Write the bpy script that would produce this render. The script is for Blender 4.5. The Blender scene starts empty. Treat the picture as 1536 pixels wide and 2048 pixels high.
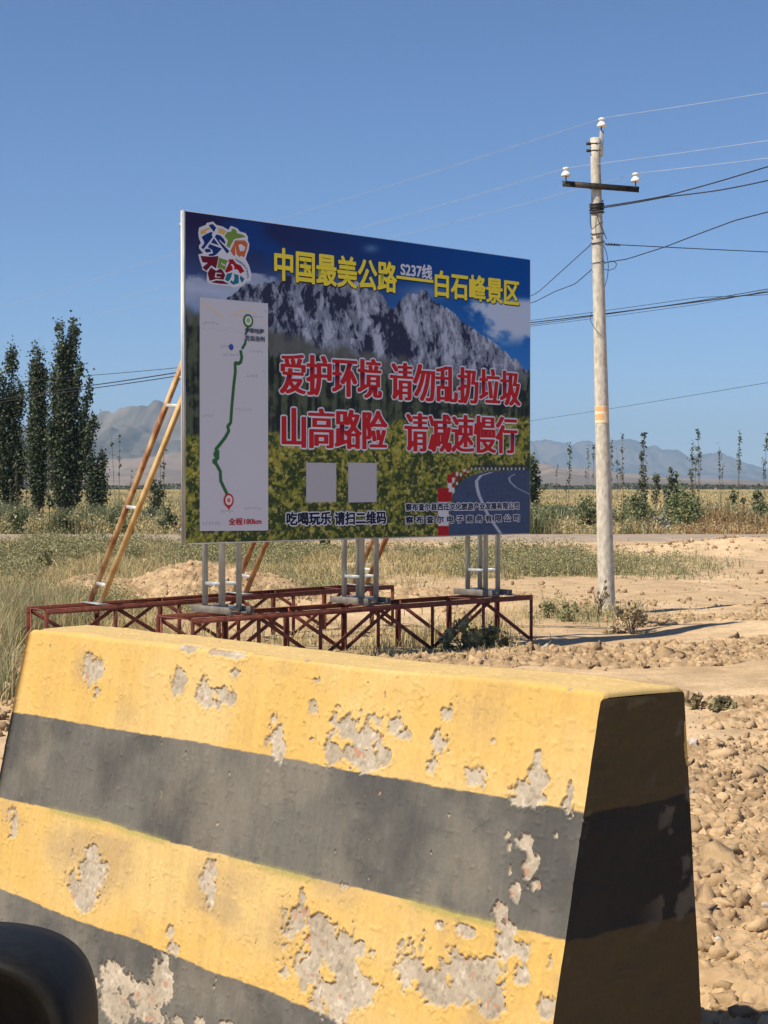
import bpy, math, random
import numpy as np
from mathutils import Vector
from mathutils.geometry import tessellate_polygon

S = bpy.context.scene
COL = S.collection
RNG = np.random.default_rng(7)
random.seed(7)

# ------------------------------------------------------------------ camera
FPX, CAM_H, HORIZON = 3300.0, 1.8, 970.0          # focal length in photograph pixels, eye height, horizon row
PITCH = math.atan((1024 - HORIZON) / FPX)
cam_d = bpy.data.cameras.new('camera')
cam = bpy.data.objects.new('camera', cam_d)
COL.objects.link(cam)
cam.location = (0, 0, CAM_H)
cam.rotation_euler = (math.pi / 2 - PITCH, 0, 0)
cam_d.sensor_fit = 'VERTICAL'
cam_d.sensor_height = 36
cam_d.lens = 36 * FPX / 2048
cam_d.clip_start = 0.05
cam_d.clip_end = 40000
S.camera = cam

# ------------------------------------------------------------------ light
SUN_EL, SUN_AZ = math.radians(51), math.radians(213.5)      # azimuth of the direction to the sun, from +X towards +Y
sun_dir = Vector((math.cos(SUN_EL) * math.cos(SUN_AZ), math.cos(SUN_EL) * math.sin(SUN_AZ), math.sin(SUN_EL)))
W = bpy.data.worlds.new('World')
S.world = W
W.use_nodes = True
nt = W.node_tree
sky = nt.nodes.new('ShaderNodeTexSky')
sky.sky_type = 'NISHITA'
sky.sun_disc = False
sky.sun_elevation = SUN_EL
sky.sun_rotation = math.atan2(sun_dir.x, sun_dir.y)
sky.altitude = 600
sky.air_density = 0.8
sky.dust_density = 0.35
sky.ozone_density = 9.0
bg = nt.nodes['Background']
nt.links.new(sky.outputs[0], bg.inputs[0])
bg.inputs[1].default_value = 0.086
sl = bpy.data.lights.new('sun', 'SUN')
sl.energy = 5.0
sl.angle = math.radians(0.5)
sl.color = (1.0, 0.87, 0.68)
so = bpy.data.objects.new('sun', sl)
COL.objects.link(so)
so.rotation_euler = sun_dir.to_track_quat('Z', 'Y').to_euler()
S.view_settings.view_transform = 'Standard'
S.view_settings.look = 'None'
S.view_settings.exposure = 0.5
S.view_settings.gamma = 1.0
S.view_settings.use_curve_mapping = False
S.render.engine = 'CYCLES'
S.cycles.use_denoising = True
try:
    S.cycles.denoiser = 'OPENIMAGEDENOISE'
except Exception:
    pass
S.cycles.max_bounces = 6
S.cycles.transparent_max_bounces = 6

# ------------------------------------------------------------------ helpers
def lin(c):
    c = np.asarray(c, float) / 255.0
    return np.where(c <= 0.04045, c / 12.92, ((c + 0.055) / 1.055) ** 2.4)

_R = np.array([1.0, 0, 0]); _F = np.array([0, math.cos(PITCH), -math.sin(PITCH)]); _U = np.array([0, math.sin(PITCH), math.cos(PITCH)])
_C = np.array([0, 0, CAM_H])
def ray(x, y): return _R * (x - 768) / FPX + _F + _U * (1024 - y) / FPX
def ground_at(x, y, z=0.0):
    d = ray(x, y); return _C + d * (z - CAM_H) / d[2]
def depth_at(x, y, Y):
    d = ray(x, y); return _C + d * Y / d[1]
def level_at(x, y, z): return ground_at(x, y, z)

def _hash(ix, iy, seed):
    h = (ix.astype(np.int64) * 374761393 + iy.astype(np.int64) * 668265263 + seed * 974634777) & 0xFFFFFFFF
    h = ((h ^ (h >> 13)) * 1274126177) & 0xFFFFFFFF
    h = h ^ (h >> 16)
    return (h & 0xFFFFFF) / float(0xFFFFFF)
def vnoise(x, y, seed=0):
    x = np.asarray(x, float); y = np.asarray(y, float)
    ix = np.floor(x); iy = np.floor(y)
    fx = x - ix; fy = y - iy
    fx = fx * fx * (3 - 2 * fx); fy = fy * fy * (3 - 2 * fy)
    ix = ix.astype(np.int64); iy = iy.astype(np.int64)
    a = _hash(ix, iy, seed); b = _hash(ix + 1, iy, seed); c = _hash(ix, iy + 1, seed); d = _hash(ix + 1, iy + 1, seed)
    return (a * (1 - fx) + b * fx) * (1 - fy) + (c * (1 - fx) + d * fx) * fy
def fbm(x, y, seed=0, octv=4, gain=0.5):
    t = 0; amp = 1; tot = 0
    for o in range(octv):
        t = t + amp * vnoise(np.asarray(x) * 2 ** o + 17.3 * o, np.asarray(y) * 2 ** o - 9.1 * o, seed + o)
        tot += amp; amp *= gain
    return t / tot
def smooth(e0, e1, x):
    t = np.clip((np.asarray(x, float) - e0) / (e1 - e0), 0, 1)
    return t * t * (3 - 2 * t)

def cells(x, y, seed):
    """distance to the nearest scattered point, and a value per cell"""
    ix = np.floor(x).astype(np.int64); iy = np.floor(y).astype(np.int64)
    best = np.full(x.shape, 9.0); val = np.zeros(x.shape)
    for dx in (-1, 0, 1):
        for dy in (-1, 0, 1):
            cx = ix + dx; cy = iy + dy
            px_ = cx + _hash(cx, cy, seed); py_ = cy + _hash(cx, cy, seed + 1)
            d = np.hypot(x - px_, y - py_); m_ = d < best
            best = np.where(m_, d, best); val = np.where(m_, _hash(cx, cy, seed + 2), val)
    return best, val
def link(o, parent=None):
    COL.objects.link(o)
    if parent is not None: o.parent = parent
    return o
def tag(o, label=None, cat=None, group=None, kind=None):
    if label: o['label'] = label
    if cat: o['category'] = cat
    if group: o['group'] = group
    if kind: o['kind'] = kind
    return o
def empty(name, loc=(0, 0, 0), rz=0.0, parent=None):
    o = bpy.data.objects.new(name, None)
    o.location = loc; o.rotation_euler = (0, 0, rz)
    o.empty_display_size = 0.2
    return link(o, parent)

def mesh_np(name, V, F, mat, parent=None, smooth_sh=False, cols=None, mats=None, midx=None):
    """V (n,3); F (m,3) or (m,4) array, or a list of such arrays; cols (n,3) linear point colours."""
    V = np.asarray(V, np.float32)
    Fs = F if isinstance(F, list) else [F]
    Fs = [np.asarray(f, np.int32) for f in Fs if len(f)]
    me = bpy.data.meshes.new(name)
    me.vertices.add(len(V)); me.vertices.foreach_set('co', V.ravel())
    loops = np.concatenate([f.ravel() for f in Fs])
    sizes = np.concatenate([np.full(len(f), f.shape[1], np.int32) for f in Fs])
    starts = np.concatenate([[0], np.cumsum(sizes)[:-1]]).astype(np.int32)
    me.loops.add(len(loops)); me.loops.foreach_set('vertex_index', loops)
    me.polygons.add(len(sizes)); me.polygons.foreach_set('loop_start', starts)
    try: me.polygons.foreach_set('loop_total', sizes)
    except Exception: pass
    if smooth_sh: me.polygons.foreach_set('use_smooth', np.ones(len(sizes), bool))
    if midx is not None: me.polygons.foreach_set('material_index', np.asarray(midx, np.int32))
    if cols is not None:
        a = me.color_attributes.new('Col', 'FLOAT_COLOR', 'POINT')
        c4 = np.ones((len(V), 4), np.float32); c4[:, :cols.shape[1]] = cols
        a.data.foreach_set('color', c4.ravel())
    me.update(calc_edges=True); me.validate()
    for m in (mats if mats is not None else [mat]): me.materials.append(m)
    o = bpy.data.objects.new(name, me)
    return link(o, parent)

class MB:
    """collects boxes, bars and tubes into one mesh"""
    def __init__(s): s.V = []; s.T = []; s.Q = []; s.n = 0
    def add(s, V, Q=None, T=None):
        V = np.asarray(V, float)
        if Q is not None and len(Q): s.Q.append(np.asarray(Q) + s.n)
        if T is not None and len(T): s.T.append(np.asarray(T) + s.n)
        s.V.append(V); s.n += len(V)
    def bar(s, a, b, w, h, up=(0, 0, 1)):
        a = np.asarray(a, float); b = np.asarray(b, float)
        d = b - a; d /= np.linalg.norm(d)
        up = np.asarray(up, float)
        if abs(d @ up) > 0.98: up = np.array([1.0, 0, 0])
        x = np.cross(d, up); x /= np.linalg.norm(x); y = np.cross(x, d)
        bev = min(w, h) * 0.12
        hw, hh = w / 2, h / 2
        pr = [(-hw + bev, -hh), (hw - bev, -hh), (hw, -hh + bev), (hw, hh - bev), (hw - bev, hh), (-hw + bev, hh), (-hw, hh - bev), (-hw, -hh + bev)]
        V = [P + x * p + y * q for P in (a, b) for p, q in pr]
        Q = [(i, (i + 1) % 8, 8 + (i + 1) % 8, 8 + i) for i in range(8)]
        caps = [(0, 7, 6, 1), (1, 6, 5, 2), (2, 5, 4, 3), (8, 9, 14, 15), (9, 10, 13, 14), (10, 11, 12, 13)]
        s.add(V, Q + caps)
    def angle(s, a, b, w, t, up, side):
        """L-section bar: two flat legs"""
        a = np.asarray(a, float); b = np.asarray(b, float); up = np.asarray(up, float); side = np.asarray(side, float)
        s.bar(a + up * (t / 2), b + up * (t / 2), w, t, up)
        s.bar(a + side * (w / 2 - t / 2) - up * (w / 2), b + side * (w / 2 - t / 2) - up * (w / 2), t, w, up)
    def tube(s, P, r, n=8, cap=True):
        P = np.asarray(P, float); m = len(P)
        r = np.broadcast_to(np.asarray(r, float), (m,))
        T = np.gradient(P, axis=0); T /= np.linalg.norm(T, axis=1)[:, None] + 1e-12
        ref = np.array([0, 0, 1.0]) if abs(T[0][2]) < 0.9 else np.array([1.0, 0, 0])
        V = []
        for i in range(m):
            x = np.cross(T[i], ref); nx = np.linalg.norm(x)
            if nx < 1e-6: x = np.array([1.0, 0, 0]); nx = 1
            x /= nx; y = np.cross(x, T[i]); ref = y
            a = np.arange(n) * 2 * math.pi / n
            V.append(P[i] + r[i] * (np.cos(a)[:, None] * x + np.sin(a)[:, None] * y))
        V = np.concatenate(V)
        Q = [(i * n + j, i * n + (j + 1) % n, (i + 1) * n + (j + 1) % n, (i + 1) * n + j) for i in range(m - 1) for j in range(n)]
        Tt = []
        if cap:
            V = np.vstack([V, P[0], P[-1]])
            Tt = [(m * n, (j + 1) % n, j) for j in range(n)] + [(m * n + 1, (m - 1) * n + j, (m - 1) * n + (j + 1) % n) for j in range(n)]
        s.add(V, Q, Tt)
    def lathe(s, prof, c, n=16, axis=None):
        c = np.asarray(c, float); V = []
        for r, z in prof:
            a = np.arange(n) * 2 * math.pi / n
            V.append(np.c_[c[0] + r * np.cos(a), c[1] + r * np.sin(a), np.full(n, c[2] + z)])
        m = len(prof)
        V = np.concatenate(V)
        s.add(V, [(i * n + j, i * n + (j + 1) % n, (i + 1) * n + (j + 1) % n, (i + 1) * n + j) for i in range(m - 1) for j in range(n)])
    def build(s, name, mat, parent=None, sm=False):
        F = []
        if s.Q: F.append(np.concatenate(s.Q))
        if s.T: F.append(np.concatenate(s.T))
        return mesh_np(name, np.concatenate(s.V), F, mat, parent, sm)

# ------------------------------------------------------------------ materials
def nodes_mat(name):
    m = bpy.data.materials.new(name); m.use_nodes = True
    t = m.node_tree; b = t.nodes['Principled BSDF']
    return m, t, b
def N(t, typ, **kw):
    n = t.nodes.new(typ)
    for k, v in kw.items(): setattr(n, k, v)
    return n
def noise_node(t, scale, detail=4, rough=0.55, coord='Object', mapping=None):
    tc = N(t, 'ShaderNodeTexCoord')
    n = N(t, 'ShaderNodeTexNoise'); n.inputs['Scale'].default_value = scale; n.inputs['Detail'].default_value = detail; n.inputs['Roughness'].default_value = rough
    if mapping:
        mp = N(t, 'ShaderNodeMapping'); mp.inputs['Scale'].default_value = mapping
        t.links.new(tc.outputs[coord], mp.inputs[0]); t.links.new(mp.outputs[0], n.inputs['Vector'])
    else: t.links.new(tc.outputs[coord], n.inputs['Vector'])
    return n
def ramp(t, src, stops):
    r = N(t, 'ShaderNodeValToRGB')
    e = r.color_ramp.elements
    while len(e) < len(stops): e.new(0.5)
    for i, (p, c) in enumerate(stops):
        e[i].position = p
        e[i].color = (c[0], c[1], c[2], 1) if hasattr(c, '__len__') else (c, c, c, 1)
    t.links.new(src, r.inputs[0])
    return r
def bump(t, b, src, strength, dist):
    bp = N(t, 'ShaderNodeBump'); bp.inputs['Strength'].default_value = strength; bp.inputs['Distance'].default_value = dist
    t.links.new(src, bp.inputs['Height']); t.links.new(bp.outputs[0], b.inputs['Normal'])
    return bp
def mixc(t, a, b_, fac, mode='MIX'):
    m = N(t, 'ShaderNodeMix', data_type='RGBA', blend_type=mode)
    for sock, v in ((m.inputs[0], fac), (m.inputs[6], a), (m.inputs[7], b_)):
        if hasattr(v, 'links'): t.links.new(v, sock)
        elif hasattr(v, '__len__'): sock.default_value = (v[0], v[1], v[2], 1)
        else: sock.default_value = v
    return m.outputs[2]
def noisy(name, c1, c2, scale, rough=0.8, metal=0.0, bmp=0.2, dist=0.003, mapping=None, detail=5, lo=0.35, hi=0.65, coord='Object', spec=0.3):
    m, t, b = nodes_mat(name)
    n = noise_node(t, scale, detail, 0.6, coord, mapping)
    r = ramp(t, n.outputs[0], [(lo, c1), (hi, c2)])
    t.links.new(r.outputs[0], b.inputs['Base Color'])
    b.inputs['Roughness'].default_value = rough; b.inputs['Metallic'].default_value = metal
    b.inputs['Specular IOR Level'].default_value = spec
    if bmp: bump(t, b, n.outputs[0], bmp, dist)
    return m
def vcol(name, rough=0.9, spec=0.2, grain=None, bmp=None, mult=1.0):
    m, t, b = nodes_mat(name)
    a = N(t, 'ShaderNodeAttribute', attribute_name='Col')
    src = a.outputs['Color']
    if grain:
        n = noise_node(t, grain[0], 5, 0.65)
        r = ramp(t, n.outputs[0], [(0.3, 1 - grain[1]), (0.7, 1 + grain[1])])
        src = mixc(t, src, r.outputs[0], 1.0, 'MULTIPLY')
        if bmp: bump(t, b, n.outputs[0], bmp[0], bmp[1])
    t.links.new(src, b.inputs['Base Color'])
    b.inputs['Roughness'].default_value = rough
    b.inputs['Specular IOR Level'].default_value = spec
    return m
def leafmat(name):
    m, t, b = nodes_mat(name)
    a = N(t, 'ShaderNodeAttribute', attribute_name='Col')
    t.links.new(a.outputs['Color'], b.inputs['Base Color'])
    b.inputs['Roughness'].default_value = 0.65; b.inputs['Specular IOR Level'].default_value = 0.25
    tr = N(t, 'ShaderNodeBsdfTranslucent'); t.links.new(a.outputs['Color'], tr.inputs[0])
    mx = N(t, 'ShaderNodeMixShader'); mx.inputs[0].default_value = 0.22
    out = t.nodes['Material Output']
    t.links.new(b.outputs[0], mx.inputs[1]); t.links.new(tr.outputs[0], mx.inputs[2]); t.links.new(mx.outputs[0], out.inputs[0])
    return m

M_LEAF = leafmat('leaf')
M_BLADE = leafmat('blade')
M_GALV = noisy('galvanised_steel', (0.30, 0.34, 0.37), (0.46, 0.50, 0.53), 14, 0.5, 0.35, 0.1, mapping=(1, 1, 0.3))
M_RED = noisy('red_oxide_paint', (0.085, 0.028, 0.022), (0.23, 0.070, 0.048), 14, 0.8, 0, 0.35, detail=8, lo=0.30, hi=0.70)
M_RUST = noisy('rusted_tube', (0.25, 0.10, 0.045), (0.56, 0.38, 0.20), 7, 0.8, 0, 0.2, mapping=(1, 1, 0.5), lo=0.40, hi=0.66)
M_OCHRE = noisy('ochre_primer_tube', (0.48, 0.29, 0.11), (0.64, 0.46, 0.24), 8, 0.8, 0, 0.15)
M_PLATE = noisy('grey_plate', (0.12, 0.11, 0.10), (0.22, 0.2, 0.18), 9, 0.7, 0.1)
M_ALU = noisy('aluminium_trim', (0.42, 0.43, 0.44), (0.66, 0.66, 0.65), 5, 0.4, 0.3, 0.1, mapping=(1, 1, 0.2))
M_DARKSTEEL = noisy('dark_steel', (0.02, 0.018, 0.016), (0.05, 0.04, 0.035), 12, 0.6, 0.3)
M_CABLE = noisy('black_cable', (0.012, 0.012, 0.013), (0.025, 0.025, 0.026), 5, 0.6)
M_WIRE = noisy('bright_wire', (0.34, 0.35, 0.37), (0.48, 0.48, 0.5), 5, 0.45, 0.3)
M_PORC = noisy('porcelain', (0.72, 0.71, 0.67), (0.82, 0.81, 0.78), 6, 0.25, 0, 0.02, spec=0.5)
M_CONC = noisy('pole_concrete', (0.33, 0.305, 0.26), (0.60, 0.57, 0.50), 20, 0.9, 0, 0.35, 0.004, mapping=(1, 1, 0.5), detail=9, lo=0.30, hi=0.66)
M_BARK = noisy('bark', (0.07, 0.055, 0.04), (0.16, 0.13, 0.10), 4, 0.95, 0, 0.5, 0.02, mapping=(4, 4, 0.6))
M_WOOD = noisy('tarred_wood', (0.025, 0.022, 0.02), (0.06, 0.05, 0.045), 3, 0.9, 0, 0.5, 0.01, mapping=(8, 8, 0.5))
M_PRINT = vcol('printed_vinyl', 0.75, 0.08)
M_LETTER = vcol('cut_letter_print', 0.75, 0.08)
M_BACK = noisy('panel_back', (0.30, 0.31, 0.32), (0.38, 0.38, 0.39), 3, 0.6)
M_BLACKPLAST = noisy('black_plastic', (0.006, 0.006, 0.0065), (0.010, 0.010, 0.0105), 160, 0.62, 0, 0.25, 0.0006, spec=0.22)
M_CLOD = vcol('dry_clod', 0.95, 0.1, grain=(9, 0.22), bmp=(0.6, 0.02))

# ------------------------------------------------------------------ ground
TW = np.array([-1.832, 15.765]); TD = np.array([0.7245, 0.6893]); TB = np.array([-0.6893, 0.7245])
def gh(x, y):
    x = np.asarray(x, float); y = np.asarray(y, float)
    z = (fbm(x * 0.35, y * 0.35, 3, 4) - 0.5) * 0.10 * smooth(3, 9, y)
    z = z + (fbm(x * 1.7, y * 1.7, 5, 3) - 0.5) * 0.05 * smooth(2, 6, y) * (1 - smooth(60, 90, y))
    def mound(cx, cy, rx, ry, h, rough=0.5):
        d = np.sqrt(((x - cx) / rx) ** 2 + ((y - cy) / ry) ** 2)
        d = d + (fbm(x * 0.9, y * 0.9, 11, 3) - 0.5) * rough
        return h * np.clip(1 - d, 0, 1) ** 0.8
    z = z + mound(-3.05, 27.0, 1.7, 2.0, 0.52) + mound(-4.9, 27.5, 0.8, 1.3, 0.28)
    z = z + mound(-0.2, 26.0, 3.2, 1.2, 0.16) + mound(9.8, 45.0, 3.0, 3.2, 0.40) + mound(6.6, 46.0, 2.6, 2.2, 0.10)
    z = z + mound(2.2, 24.5, 0.8, 1.2, 0.14)
    # plough ridge in front of the sign and spoil heaped beside the barrier
    ridge = 17.4 + 0.28 * (x - 2) + (fbm(x * 0.6, x * 0 + 3, 19, 2) - 0.5) * 0.8
    z = z + 0.035 * np.exp(-((y - ridge) / 0.75) ** 2) * smooth(0.3, 2.0, x)
    z = z + 0.05 * np.exp(-((y - (20.8 + 0.2 * (x - 3))) / 0.8) ** 2) * smooth(2.6, 4.2, x)
    z = z + 0.10 * np.exp(-((x - 1.7) / 0.8) ** 2 - ((y - 6.6) / 2.2) ** 2)
    z = z - 0.16 * smooth(7.5, 6.3, y + x * 1.0) * smooth(1.4, 0.9, x)
    z = z + 0.25 * np.exp(-((y - 47.5) / 3.5) ** 2) * (1 - smooth(-13, -4, x)) * fbm(x * 0.8, y * 0.5, 23, 3)
    return z
ny, nx = 760, 520
Yr = -40 + 0.0 * np.arange(ny)
t = np.linspace(0, 1, ny)
Yr = np.where(t < 0.06, -40 + t / 0.06 * 43, 0)
tt = (t - 0.06) / 0.94
Yr = np.where(t >= 0.06, 3.0 * (11300 / 3.0) ** np.clip(tt, 0, 1), Yr)
s_ = np.linspace(-1, 1, nx)
Xg = s_[None, :] * (9 + 0.50 * np.maximum(Yr, 0))[:, None] * np.where(Yr < 3, 2.0, 1.0)[:, None]
Yg = np.repeat(Yr[:, None], nx, 1)
Zg = gh(Xg, Yg) * (1 - smooth(120, 300, Yg))
Vg = np.c_[Xg.ravel(), Yg.ravel(), Zg.ravel()]
ii = np.arange((ny - 1) * (nx - 1)); r_, c_ = ii // (nx - 1), ii % (nx - 1)
Fg = np.c_[r_ * nx + c_, r_ * nx + c_ + 1, (r_ + 1) * nx + c_ + 1, (r_ + 1) * nx + c_]

def grass_density(x, y):
    """how much the soil is overgrown, 0..1 (real patches of growth on the plot)"""
    n = fbm(x * 0.30, y * 0.22, 31, 4)
    n2 = fbm(x * 0.9, y * 0.7, 37, 3)
    left = smooth(-1.0, -4.0, x - 0.10 * (y - 15) * 0) * smooth(13, 15.5, y)
    d = left * smooth(0.28, 0.5, n + 0.12)
    mid = smooth(31, 34, y + (n2 - 0.5) * 5) * (1 - smooth(41, 44, y + (n2 - 0.5) * 5)) * (1 - smooth(3.0, 8.0, x + (n2 - 0.5) * 5)) * smooth(0.34, 0.56, n2 + 0.08)
    under = np.exp(-(((x - 0.2) * TB[0] + (y - 18.0) * TB[1] - 0.3) / 1.5) ** 2) * smooth(15, 16, y) * (1 - smooth(1.3, 2.1, x)) * 0.85
    base = np.exp(-(((x - 2.9) / 1.0) ** 2 + ((y - 22.9) / 1.1) ** 2)) * 0.8
    midl = smooth(24, 29, y) * (1 - smooth(40, 44, y)) * (1 - smooth(-1.0, 1.6, x)) * 0.8 * smooth(0.32, 0.55, n2 + 0.1)
    d = np.maximum.reduce([d, mid, under * smooth(0.3, 0.55, n2 + 0.1), base, midl])
    heap = np.exp(-(((x + 3.05) / 1.3) ** 2 + ((y - 26.7) / 1.7) ** 2)) + np.exp(-(((x + 4.9) / 0.6) ** 2 + ((y - 27.3) / 1.1) ** 2))
    d = d * (1 - np.clip(heap * 1.5, 0, 1))
    return d * (1 - smooth(46, 49, y))

sand = np.array([0.585, 0.44, 0.28]); sand2 = np.array([0.49, 0.362, 0.225]); soil = np.array([0.36, 0.26, 0.16])
f1 = fbm(Xg * 0.5, Yg * 0.25, 41, 4)[..., None]; f2 = fbm(Xg * 2.3, Yg * 1.7, 43, 3)[..., None]
cg = sand * (1 - smooth(0.4, 0.62, f1)) + sand2 * smooth(0.4, 0.62, f1)
cg = cg * (1 - 0.45 * smooth(0.5, 0.75, f2)) + soil * 0.45 * smooth(0.5, 0.75, f2)
gd = grass_density(Xg, Yg)[..., None]
cg = cg * (1 - 0.55 * gd) + np.array([0.25, 0.20, 0.10]) * 0.55 * gd
fld = smooth(57, 60, Yg)[..., None]
fa = fbm(Xg * 0.05, Yg * 0.018, 51, 4)[..., None]; fb = fbm(Xg * 0.3, Yg * 0.05, 53, 4)[..., None]
cf = np.array([0.40, 0.31, 0.125]) * (1 - fa) + np.array([0.235, 0.21, 0.085]) * fa
cf = cf * (0.75 + 0.5 * fb)
far_ = smooth(450, 800, Yg)[..., None]
cf = cf * (1 - far_) + np.array([0.33, 0.245, 0.17]) * far_
cg = cg * (1 - fld) + cf * fld
M_GROUND, t_, b_ = nodes_mat('dry_ground')
a_ = N(t_, 'ShaderNodeAttribute', attribute_name='Col')
n1 = noise_node(t_, 2.2, 8, 0.7); n2_ = noise_node(t_, 19, 6, 0.7)
r1 = ramp(t_, n1.outputs[0], [(0.3, 0.74), (0.7, 1.22)]); r2 = ramp(t_, n2_.outputs[0], [(0.3, 0.80), (0.7, 1.16)])
c1 = mixc(t_, a_.outputs['Color'], r1.outputs[0], 1.0, 'MULTIPLY'); c2 = mixc(t_, c1, r2.outputs[0], 1.0, 'MULTIPLY')
t_.links.new(c2, b_.inputs['Base Color']); b_.inputs['Roughness'].default_value = 0.95; b_.inputs['Specular IOR Level'].default_value = 0.1
bump(t_, b_, n2_.outputs[0], 0.7, 0.035)
ground = mesh_np('ground', Vg, Fg, M_GROUND, None, True, cg.reshape(-1, 3))
tag(ground, 'dry sandy ground with rough soil running out to a straw coloured plain', kind='structure')

# gravel road crossing behind the sign
xs = np.linspace(-34, 34, 120); yy0 = 51.8 + 0.35 * (fbm(xs * 0.3, xs * 0, 61, 3) - 0.5); yy1 = 57.4 + 0.5 * (fbm(xs * 0.3, xs * 0 + 5, 62, 3) - 0.5)
rv = np.linspace(0, 1, 9)
XR = np.repeat(xs[None], 9, 0); YR = yy0[None] * (1 - rv[:, None]) + yy1[None] * rv[:, None]
ZR = gh(XR, YR).max() * 0 + 0.10 + 0.03 * np.sin(rv * math.pi)[:, None] + XR * 0
ZR[0] = -0.12; ZR[-1] = -0.12
Vr = np.c_[XR.ravel(), YR.ravel(), ZR.ravel()]
q = np.arange(8 * 119); ra, ca = q // 119, q % 119
road = mesh_np('gravel_road', Vr, np.c_[ra * 120 + ca, ra * 120 + ca + 1, (ra + 1) * 120 + ca + 1, (ra + 1) * 120 + ca],
               noisy('road_gravel', (0.25, 0.205, 0.165), (0.35, 0.285, 0.225), 1.5, 0.95, 0, 0.4, 0.02, detail=8), None, True)
tag(road, 'greyish gravel road running level across the plain behind the billboard', kind='structure')

# ------------------------------------------------------------------ hills
def range_mesh(name, pts, Y, depth, color_a, color_b, seed, label, rough=1.35, foot=0.35):
    px = np.array([p[0] for p in pts], float); py = np.array([p[1] for p in pts], float)
    X0 = (px - 768) / FPX * Y; H0 = CAM_H + (HORIZON - py) / FPX * Y
    nX, nD = 520, 90
    X = np.linspace(X0.min(), X0.max(), nX)
    H = np.interp(X, X0, H0)
    H = H + H.max() * (0.055 * (fbm(X / (depth * 0.06), X * 0 + seed, seed + 20, 4, 0.6) - 0.5) + 0.03 * (fbm(X / (depth * 0.012), X * 0, seed + 21, 3) - 0.5)) * smooth(0, 0.5, H / H.max())
    dpt = np.linspace(-1, 1, nD)
    XX = np.repeat(X[None], nD, 0); DD = np.repeat(dpt[:, None], nX, 1)
    sc = depth
    gul = fbm(XX / (sc * 0.22) + 0.35 * fbm(DD * 3, XX / sc, seed + 9, 3), DD * 1.6, seed, 6, 0.55)
    prof = np.where(DD < 0, (1 + DD), (1 - DD)) ** (1.15)
    ridge = 1 - np.abs(2 * gul - 1)
    Z = H[None] * prof * (1 + rough * 0.75 * (0.62 - ridge) * (1 - 0.88 * prof) * 1.9)
    Z = Z + H[None] * rough * 0.05 * (fbm(XX / (sc * 0.035), DD * 9, seed + 4, 4) - 0.5) * prof ** 0.3 * 2.2
    Z = np.where((np.abs(DD) > 0.995), -2, Z)
    YY = Y + DD * depth
    V = np.c_[XX.ravel(), YY.ravel(), Z.ravel()]
    k = np.arange((nD - 1) * (nX - 1)); a, b = k // (nX - 1), k % (nX - 1)
    n = (0.6 * fbm(XX / (sc * 0.3), DD * 4, seed + 2, 5) + 0.4 * fbm(XX / (sc * 0.05), DD * 14, seed + 6, 4))[..., None]
    c = np.array(color_a) * (1 - smooth(0.42, 0.57, n)) + np.array(color_b) * smooth(0.42, 0.57, n)
    o = mesh_np(name, V, np.c_[a * nX + b, a * nX + b + 1, (a + 1) * nX + b + 1, (a + 1) * nX + b], vcol(name + '_soil', 0.95, 0.05), None, True, c.reshape(-1, 3))
    tag(o, label, kind='structure')
    return o
range_mesh('mountain', [(-700, 925), (-420, 850), (-250, 880), (-60, 870), (60, 850), (130, 862), (175, 838), (190, 826), (205, 818), (216, 820), (240, 815), (262, 808), (287, 800), (296, 802), (312, 794), (326, 798), (336, 808), (365, 806), (430, 822), (520, 850), (640, 880), (760, 905), (900, 960)],
           4200, 1500, (0.185, 0.162, 0.13), (0.095, 0.092, 0.078), 71, 'bare grey brown mountain with rocky crest behind the poplars at left')
range_mesh('mountain_range', [(500, 950), (640, 905), (760, 890), (880, 900), (960, 885), (1040, 880), (1071, 874), (1088, 876), (1105, 884), (1130, 889), (1150, 887), (1165, 881), (1182, 877), (1200, 883), (1215, 878), (1232, 873), (1254, 876), (1275, 887), (1292, 889), (1308, 885), (1320, 887), (1337, 889), (1355, 898), (1380, 911), (1400, 910), (1420, 904), (1440, 908), (1470, 918), (1500, 926), (1536, 934), (1640, 925), (1760, 940), (1900, 965)],
           9300, 1700, (0.13, 0.115, 0.09), (0.06, 0.058, 0.05), 83, 'distant blue hazed mountain range beyond the utility pole')
range_mesh('foothills', [(-900, 955), (-300, 925), (0, 935), (120, 938), (200, 920), (280, 912), (360, 905), (480, 930), (640, 945), (800, 950), (1000, 938), (1061, 926), (1085, 925), (1120, 935), (1180, 936), (1230, 944), (1290, 948), (1340, 955), (1420, 956), (1540, 962), (1800, 965)],
           3000, 700, (0.23, 0.182, 0.14), (0.155, 0.125, 0.10), 97, 'low pinkish brown foothills at the base of the mountains', rough=0.7)

# ------------------------------------------------------------------ haze (one closed box of even air)
hb_ = MB()
V8 = [(x, y, z) for z in (-3.2, 420) for y in (-60, 11250) for x in (-6600, 6600)]
hz = mesh_np('haze', V8, np.array([(0, 2, 3, 1), (4, 5, 7, 6), (0, 1, 5, 4), (1, 3, 7, 5), (3, 2, 6, 7), (2, 0, 4, 6)]), None, mats=[])
M_HAZE = bpy.data.materials.new('haze_air'); M_HAZE.use_nodes = True
th = M_HAZE.node_tree; th.nodes.clear()
ho = th.nodes.new('ShaderNodeOutputMaterial'); pv = th.nodes.new('ShaderNodeVolumePrincipled')
pv.inputs['Color'].default_value = (0.48, 0.71, 1.0, 1); pv.inputs['Density'].default_value = 0.00012; pv.inputs['Anisotropy'].default_value = 0.0
th.links.new(pv.outputs[0], ho.inputs['Volume'])
hz.data.materials.append(M_HAZE)
tag(hz, 'thin pale blue haze hanging over the plain and the far mountains', kind='stuff')

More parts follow.
